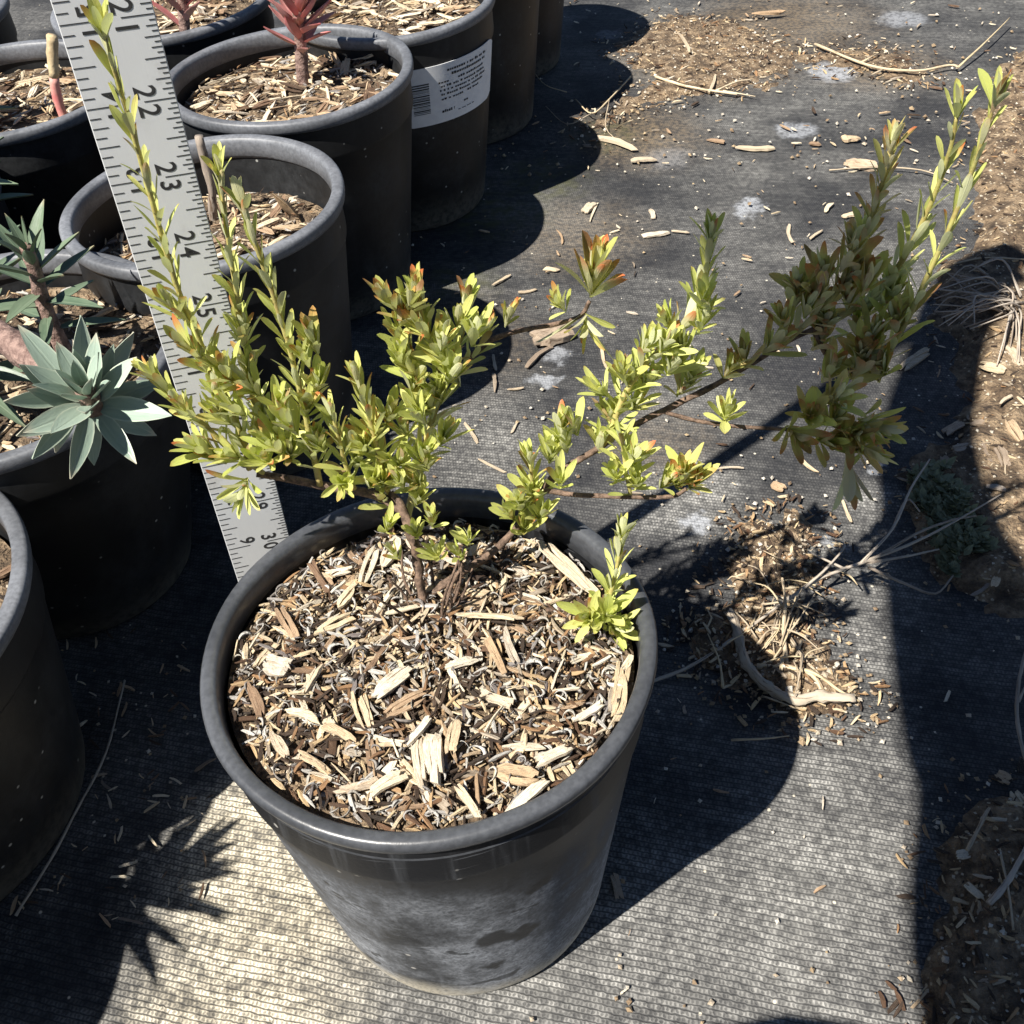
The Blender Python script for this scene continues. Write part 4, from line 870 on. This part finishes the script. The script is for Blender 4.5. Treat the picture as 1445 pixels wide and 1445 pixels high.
twig([(22, 1292, .002), (70, 1215, .003), (110, 1140, .003), (150, 1060, .003), (176, 960, .003)], .0008, .0006, BARKT, 'long thin straw in the shade left of the main pot', (), 'straw_stalk')
twig([(1452, 905, .004), (1438, 960, .008), (1436, 1020, .008), (1452, 1090, .005)], .0012, .001, BARKT, 'grey twig bowing in from the right edge', [[(1437, 990, .008), (1446, 970, .012)]])
twig([(1150, 62, .004), (1225, 92, .005), (1290, 100, .006), (1340, 92, .006), (1352, 95, .006)], .0016, .0013, STRAW, 'long tan twig across the far fabric', [[(1352, 95, .006), (1390, 60, .010), (1425, 25, .012)], [(1215, 88, .005), (1240, 75, .006)], [(1250, 96, .005), (1230, 105, .004)]])
twig([(925, 108, .003), (970, 122, .004), (1040, 133, .004)], .0016, .001, CHIPPALE, 'pale flattened twig on the far fabric', [[(1010, 128, .004), (1040, 115, .006), (1062, 112, .004)], [(1020, 128, .004), (1066, 136, .003)]])
twig([(1345, 372, .004), (1390, 364, .010), (1450, 366, .012)], .0009, .0007, STRAW, 'pale stalk arching at the right edge of the photo', (), 'straw_stalk')
twig([(890, 108, .003), (860, 140, .008), (835, 160, .008), (812, 140, .004)], .0010, .0006, STRAW, 'thin dry vine by the far pots', [[(860, 140, .008), (855, 180, .006), (880, 205, .003)], [(835, 160, .008), (800, 175, .006), (770, 150, .008)], [(800, 130, .004), (770, 120, .008), (752, 100, .008)]])
twig([(1170, 240, .002), (1230, 236, .004), (1300, 240, .004), (1345, 258, .003)], .0008, .0006, STRAW, 'thin pale stalk behind the right shoots', ())
twig([(1395, 1275, .012), (1425, 1240, .014), (1460, 1175, .014)], .0016, .0013, BARKT, 'dark stick in the shaded corner soil', ())
twig([(1365, 1200, .013), (1390, 1150, .014), (1396, 1140, .014)], .0010, .0008, STRAW, 'pale short stick in the shaded corner soil', ())
twig([(1410, 1198, .012), (1422, 1250, .014), (1430, 1312, .013)], .0007, .0005, STRAW, 'thin pale stalk in the shaded corner soil', ())
# dry grass tuft at the right: a bundle of thin stems
t = empty('dry_grass_tuft', G(1430, 430), 'bundle of thin grey dead stems in the arm\'s shadow', 'dry grass'); o0 = Vector(t.location)
rt = random.Random(8)
for i in range(26):
    a = G(1425+rt.uniform(-12, 20), 425+rt.uniform(-12, 18), .012); e = G(rt.uniform(1310, 1385), rt.uniform(375, 465), rt.uniform(.008, .03)); mid = a.lerp(e, .5)+Vector((rt.uniform(-.015, .015), rt.uniform(-.015, .015), rt.uniform(.002, .016)))
    mb = MB(); tube(mb, [q-o0 for q in spline([a, mid, e], 4)], .0009, .0005, 5, .3, rt.random()); ob('stem', mb.mesh('stem', BARKT, True), t)
for i in range(8):
    a = G(1425+rt.uniform(-5, 15), 435, .012); e = G(rt.uniform(1405, 1445), rt.uniform(470, 520), rt.uniform(.004, .014))
    mb = MB(); tube(mb, [q-o0 for q in spline([a, a.lerp(e, .5)+Vector((0, 0, .010)), e], 4)], .0009, .0005, 5, .3, rt.random()); ob('stem', mb.mesh('stem', BARKT, True), t)
# moss
mm = MB(); rm = random.Random(4); mossv = [leaf_shape(rm, .6, .3, .2, .02, 4, .7) for i in range(4)]
poly = [tuple(G(a, b_)[:2]) for a, b_ in [(1270, 680), (1310, 668), (1350, 700), (1370, 760), (1385, 800), (1350, 815), (1320, 790), (1305, 740)]]
xs = [q[0] for q in poly]; ys = [q[1] for q in poly]; k = 0
while k < 900:
    x, y = rm.uniform(min(xs), max(xs)), rm.uniform(min(ys), max(ys))
    if sdist(poly, x, y)+.012*nz(x, y, 0, 70) < 0: continue
    k += 1; a = rm.uniform(0, 6.28); v, f, pc = rm.choice(mossv)
    mm.add(v, f, [(q[0], q[1], rm.random()) for q in pc], 0, frame(Vector((x, y, max(.001, S1[2](x, y))+.001)), (math.cos(a), math.sin(a), rm.uniform(.1, .9)), (0, 0, 1), rm.uniform(.004, .009)))
o = ob('moss', mm.mesh('moss', MOSS, True)); tag(o, 'patch of grey-green moss under the dry twig', 'moss', kind='stuff')

def litter(px, py, Lp, ang, Wp, mat, label, z=.0, name='wood_chip', cat='wood chip'):
    g = G(px, py, z); a = math.radians(ang); e = G(px+30*math.cos(a), py+30*math.sin(a), z)-g; yaw = math.atan2(e.y, e.x); L = Lp/30*e.length*.85
    b2_ = G(px-30*math.sin(a), py+30*math.cos(a), z)-g; W = Wp/30*b2_.length*.62; T = max(.0009, W*.28); rr = random.Random(px*3+py)
    o = ob(name, MB().add(*(splinter_shape(rr, L, W, T, 6, 3) if Wp > 12 else chip_shape(rr, L, W, T, 7, .7))).mesh(name, mat if mat is not CHIPPALE or rr.random() < .4 else CHIPDULL))
    o.matrix_world = Matrix.Translation((g.x, g.y, z+T*.62)) @ Matrix.Rotation(yaw, 4, 'Z') @ Matrix.Rotation(rr.gauss(0, .03), 4, 'Y')
    tag(o, label, cat)
P_, C_, Gy = CHIPPALE, CHIP, CHIPGREY
for q in [(1066, 210, 62, 0, 9, P_, 'straight pale stick piece alone on the far fabric'), (698, 512, 28, 80, 9, P_, 'pale chip end to end with a brown one behind the pot'), (697, 541, 30, 85, 11, C_, 'brown chip end to end with a pale one behind the pot'),
          (665, 612, 40, 55, 10, P_, 'light stick chip just behind the pot rim'), (694, 658, 50, 28, 8, P_, 'long thin chip above the back of the pot rim'), (728, 549, 26, -5, 6, P_, 'thin chip touching the chalky smear'),
          (853, 505, 42, 78, 10, P_, 'slim upright-looking chip right of the chalky smear'), (726, 605, 20, -60, 6, P_, 'tiny chip between shrub centre and right branch'), (830, 295, 22, -50, 14, P_, 'plump pale chip near the pot shadows'),
          (838, 300, 34, -68, 5, P_, 'thin sliver beside the plump pale chip'), (870, 205, 66, 18, 11, P_, 'thick pale twig piece below the far pot shadow'), (908, 228, 42, -6, 9, P_, 'blunt pale chip right of the thick twig piece'),
          (778, 382, 26, 3, 8, P_, 'small flat chip above the orange-tipped leaves'), (744, 411, 30, -10, 5, P_, 'thin sliver above the arching shoot'), (708, 396, 34, -30, 7, P_, 'chip at the edge of the second pot shadow'), (790, 335, 26, 68, 6, P_, 'small chip above the arching shoot tip'),
          (925, 332, 44, -8, 9, P_, 'flat pale chip left of the chalky spot'), (960, 328, 30, 5, 4, P_, 'thin sliver right of a flat pale chip'), (920, 303, 16, 60, 12, P_, 'stubby chip above the flat pale chip'), (1116, 330, 32, 80, 9, P_, 'ragged chip below the chalky spot'),
          (1152, 332, 24, -35, 7, P_, 'small chip beside the ragged chip'), (1170, 294, 18, -50, 8, P_, 'short white chip left of the right shoots'), (1200, 305, 28, -10, 9, P_, 'chip partly hidden by the right shoots'), (1215, 235, 52, 5, 16, P_, 'splintered tan chip cluster piece behind the right shoots'),
          (1200, 197, 30, 0, 12, C_, 'curved brown bark piece on the far right fabric'), (1142, 658, 34, 38, 9, P_, 'white chip below the drooping leaf cluster'), (1098, 687, 24, 22, 14, P_, 'blocky pale chip above the soil heap'), (1195, 722, 40, 68, 8, P_, 'tan chip beside the shadow edge'), (1030, 662, 46, -2, 4, P_, 'thin straw chip right of the red-tipped leaves'),
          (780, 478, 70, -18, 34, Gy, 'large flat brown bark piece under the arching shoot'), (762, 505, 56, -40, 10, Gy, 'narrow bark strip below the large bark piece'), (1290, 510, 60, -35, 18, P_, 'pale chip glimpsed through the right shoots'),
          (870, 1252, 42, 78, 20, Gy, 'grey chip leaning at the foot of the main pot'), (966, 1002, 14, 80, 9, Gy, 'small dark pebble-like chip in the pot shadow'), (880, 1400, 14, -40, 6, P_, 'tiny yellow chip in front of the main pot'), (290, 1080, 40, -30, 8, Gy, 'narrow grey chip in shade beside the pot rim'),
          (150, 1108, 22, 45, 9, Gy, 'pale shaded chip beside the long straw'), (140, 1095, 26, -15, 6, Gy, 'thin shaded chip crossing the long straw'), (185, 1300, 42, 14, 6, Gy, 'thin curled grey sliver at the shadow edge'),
          (1298, 1410, 40, -50, 10, P_, 'sunlit tan chip at the lower shadow edge', .004), (965, 60, 40, 60, 5, P_, 'pale blade of dry grass on the far soil', .004), (1005, 118, 30, -70, 6, P_, 'upright pale sliver on the far soil', .004), (1150, 205, 20, 5, 7, C_, 'orange-brown fleck on the far fabric'), (1010, 200, 30, 10, 6, C_, 'reddish splinter on the far fabric'), (1085, 20, 50, -5, 7, P_, 'pale strip at the far edge of the fabric', .004)]: litter(*q)
# chips on the right-hand soil
rs = random.Random(15); k = 0
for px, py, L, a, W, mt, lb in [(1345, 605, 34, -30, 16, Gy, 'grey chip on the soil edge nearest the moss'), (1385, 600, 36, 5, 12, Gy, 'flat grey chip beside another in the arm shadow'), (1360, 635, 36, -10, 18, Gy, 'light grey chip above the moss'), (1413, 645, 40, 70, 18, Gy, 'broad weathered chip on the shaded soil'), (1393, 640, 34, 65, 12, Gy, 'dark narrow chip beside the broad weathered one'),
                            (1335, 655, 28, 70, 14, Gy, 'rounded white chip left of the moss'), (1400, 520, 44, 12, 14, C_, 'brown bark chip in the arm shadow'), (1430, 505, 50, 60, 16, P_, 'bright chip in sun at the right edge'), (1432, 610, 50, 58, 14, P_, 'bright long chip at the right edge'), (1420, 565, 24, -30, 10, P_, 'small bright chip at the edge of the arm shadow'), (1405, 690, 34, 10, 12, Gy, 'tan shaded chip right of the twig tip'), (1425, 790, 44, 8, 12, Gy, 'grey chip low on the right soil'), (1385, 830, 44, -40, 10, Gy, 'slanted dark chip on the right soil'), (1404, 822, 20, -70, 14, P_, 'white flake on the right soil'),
                            (1358, 1207, 24, -5, 18, P_, 'white stone-like flake on the corner soil'), (1352, 1286, 18, 60, 14, P_, 'white cube-like flake on the corner soil'), (1388, 1238, 34, 10, 10, P_, 'short pale chip in the corner soil'), (1418, 1156, 44, 0, 11, P_, 'light stick chip at the top of the corner soil'), (1438, 1130, 40, 55, 16, C_, 'tan chip at the top edge of the corner soil'), (1416, 1098, 28, 25, 18, C_, 'lone brown lump on the shaded fabric'), (1375, 1258, 44, 40, 14, C_, 'brown bark strip in the corner soil')]:
    g = G(px, py); z = max(0.0, S1[2](g.x, g.y) if py < 900 else S2[2](g.x, g.y)); litter(px, py, L, a, W, mt, lb, z)
# scattered fine litter on the fabric: nobody could count it
lm = MB(); rs = random.Random(44); k = 0
while k < 900:
    px, py = rs.uniform(560, 1440), rs.uniform(0, 1445)
    if rs.random() > (.9 if py < 250 else .35 if py < 700 else .12): continue
    g = G(px, py); k += 1
    if math.hypot(g.x, g.y) < .075 or any(math.hypot(g.x-c[0], g.y-c[1]) < b_ for c, a, b_ in POTS.values()): continue
    if rs.random() < (.5 if py < 560 else .88): pebble(lm, rs, Vector((g.x, g.y, .0008)), rs.uniform(.0006, .0019)*(1+.5*(py < 300)), 0)
    else:
        L = rs.uniform(.003, .010)*(1.5 if py < 200 else 1)
        lm.add(*chip_shape(rs, L, L*rs.uniform(.12, .3), L*.12, 4), mi=1, mat=Matrix.Translation((g.x, g.y, L*.07+.0004)) @ Matrix.Rotation(rs.uniform(0, 6.28), 4, 'Z'))
for k in range(160):
    g = G(rs.uniform(0, 300), rs.uniform(880, 1300))
    if any(math.hypot(g.x-c[0], g.y-c[1]) < b_ for c, a, b_ in POTS.values()): continue
    if rs.random() < .4: pebble(lm, rs, Vector((g.x, g.y, .0006)), rs.uniform(.0006, .0014), 0)
    else: L = rs.uniform(.003, .010); lm.add(*chip_shape(rs, L, L*.18, L*.12, 4), mi=1, mat=Matrix.Translation((g.x, g.y, L*.07+.0004)) @ Matrix.Rotation(rs.uniform(0, 6.28), 4, 'Z'))
o = ob('fabric_litter', lm.mesh('fabric_litter', [PEBBLE, CHIP]), FAB); o['kind'] = 'stuff'

# ------------------------------------------------------------------ the photographer, out of view: kneels over the pot, left hand on the ruler
def person():
    J = {}; E_ = []
    def j(name, p, r, to=None):
        J[name] = (p, r, len(J))
        if to: E_.append((J[to][2], J[name][2]))
    j('pelvis', (-.12, -.76, .40), (.15, .12)); j('waist', (-.11, -.60, .58), (.13, .105), 'pelvis'); j('chest', (-.10, -.44, .775), (.145, .115), 'waist')
    j('neckbase', (-.09, -.36, .88), (.075, .07), 'chest'); j('neck', (-.085, -.335, .93), (.055, .055), 'neckbase'); j('jaw', (-.08, -.305, .985), (.066, .07), 'neck'); j('brow', (-.078, -.30, 1.05), (.078, .088), 'jaw'); j('crown', (-.08, -.315, 1.11), (.055, .06), 'brow')
    j('nose', (-.076, -.205, 1.005), (.012, .012), 'jaw')
    j('lsh', (-.245, -.365, .875), (.062, .062), 'chest'); j('lel', (-.185, -.205, .845), (.036, .036), 'lsh'); j('lfa', (-.152, -.115, .862), (.033, .033), 'lel'); j('lwr', (-.102, -.012, .875), (.027, .03), 'lfa'); j('lpalm', (-.080, .030, .880), (.034, .02), 'lwr')
    for i, (dz, l) in enumerate(((.028, .9), (.010, 1.0), (-.008, .95), (-.026, .78))):
        j('lf%da' % i, (-.062, .078, .880+dz), (.0095, .0095), 'lpalm'); j('lf%db' % i, (-.036, .080, .880+dz), (.009, .009), 'lf%da' % i); j('lf%dc' % i, (-.030+.006*l, .052, .878+dz), (.008, .008), 'lf%db' % i)
    j('lta', (-.062, .024, .905), (.011, .011), 'lpalm'); j('ltb', (-.040, .036, .918), (.009, .009), 'lta')
    j('rsh', (.055, -.43, .865), (.062, .062), 'chest'); j('rel', (.135, -.56, .64), (.044, .044), 'rsh'); j('rwr', (.085, -.545, .405), (.028, .028), 'rel'); j('rpalm', (.072, -.53, .345), (.036, .022), 'rwr')
    for i, (dx, l) in enumerate(((-.028, .9), (-.010, 1.0), (.008, .95), (.026, .78))):
        j('rf%da' % i, (.072+dx, -.50, .318), (.0095, .0095), 'rpalm'); j('rf%db' % i, (.072+dx*1.1, -.478*1, .296-.012*l), (.0085, .0085), 'rf%da' % i)
    j('rta', (.028, -.515, .338), (.011, .011), 'rpalm')
    j('lhip', (-.205, -.74, .38), (.095, .095), 'pelvis'); j('lkn', (-.120, -.268, .36), (.075, .075), 'lhip'); j('lca', (-.095, -.43, .20), (.055, .055), 'lkn'); j('lan', (-.105, -.47, .075), (.036, .036), 'lca'); j('lhe', (-.107, -.475, .045), (.04, .04), 'lan'); j('lto', (-.09, -.36, .028), (.04, .026), 'lhe')
    j('rhip', (-.03, -.74, .37), (.095, .095), 'pelvis'); j('rkn', (.075, -.52, .075), (.064, .064), 'rhip'); j('rca', (.06, -.66, .062), (.055, .055), 'rkn'); j('ran', (.045, -.84, .05), (.036, .036), 'rca'); j('rto', (.04, -.93, .03), (.036, .028), 'ran')
    for k, (p, r, i) in list(J.items()):                    # lean of the body over the pot
        if not (k.startswith('lf') or k.startswith('lt') and k != 'lto' or k in ('lpalm', 'lwr')): J[k] = ((p[0]+(.02 if k in ('lfa', 'lel') else .05), p[1], p[2]), r, i)
    me = bpy.data.meshes.new('b'); me.from_pydata([q[0] for q in J.values()], E_, [])
    o = bpy.data.objects.new('b', me); sc.collection.objects.link(o)
    md = o.modifiers.new('skin', 'SKIN'); md.use_smooth_shade = True
    for (p, r, i), sv in zip(J.values(), me.skin_vertices[0].data): sv.radius = r; sv.use_root = (i == 0)
    s = o.modifiers.new('sub', 'SUBSURF'); s.levels = s.render_levels = 2
    bpy.context.view_layer.update()
    body = bpy.data.meshes.new_from_object(o.evaluated_get(bpy.context.evaluated_depsgraph_get())); bpy.data.objects.remove(o)
    SK = simple('skin', (.50, .30, .21), (.56, .35, .25), 40.0, .5, .1); SH = simple('grey_shirt_cloth', (.16, .18, .21), (.20, .22, .25), 300.0, .9, .5); TR = simple('denim_trousers', (.05, .07, .12), (.08, .10, .16), 400.0, .9, .5); BO = simple('leather_boots', (.06, .04, .025), (.10, .06, .04), 90.0, .6, .3); HA = simple('dark_hair', (.02, .014, .01), (.05, .035, .025), 300.0, .5, .9)
    body.materials.clear()
    for q in (SK, SH, TR, BO): body.materials.append(q)
    names = list(J); P = np.array([J[k][0] for k in names])
    lut = lambda k: 0 if (k in ('neck', 'jaw', 'brow', 'crown', 'nose', 'lwr', 'lpalm', 'rwr', 'rpalm', 'lfa') or k[:2] in ('lf', 'lt', 'rf', 'rt') and k not in ('lto', 'rto')) else 2 if k in ('pelvis', 'lhip', 'rhip', 'lkn', 'rkn', 'lca', 'rca') else 3 if k in ('lan', 'lhe', 'lto', 'ran', 'rto') else 1
    hand = np.array([k[:2] in ('rf', 'rt') and k != 'rto' or k in ('rpalm', 'rwr') for k in names])
    for pl in body.polygons:
        d2 = ((P-np.array(pl.center))**2).sum(1); i = int(d2.argmin())
        if hand[i] and d2[i] > (.034 if names[i] in ('rpalm', 'rwr') else .014)**2: i = names.index('rhip')
        pl.material_index = lut(names[i]); pl.use_smooth = True
    body.name = 'person'; po = ob('person', body); tag(po, 'crouching person in grey shirt holding the ruler, seen only as shadow at right', 'person')
    mb = MB(); v, f, pc = lathe([(.001, .075), (.04, .066), (.07, .04), (.088, .0), (.09, -.035), (.084, -.06), (.07, -.058)], 28, .02, 2.0)
    mb.add(v, f, pc, 0, Matrix.Translation((-.03, -.325, 1.07)) @ Matrix.Rotation(-.35, 4, 'X')); ob('hair', mb.mesh('hair', HA, True), po)
    ey = simple('dark_eye', (.02, .015, .01), (.03, .02, .015), 50.0, .2, .0)
    for sx in (-1, 1):
        mb = MB(); v, f, pc = lathe([(.001, .008), (.006, .006), (.008, 0), (.006, -.006), (.001, -.008)], 12); mb.add(v, f, pc, 0, Matrix.Translation((-.027+sx*.03, -.222, 1.035))); ob('eye', mb.mesh('eye', ey, True), po)
person()
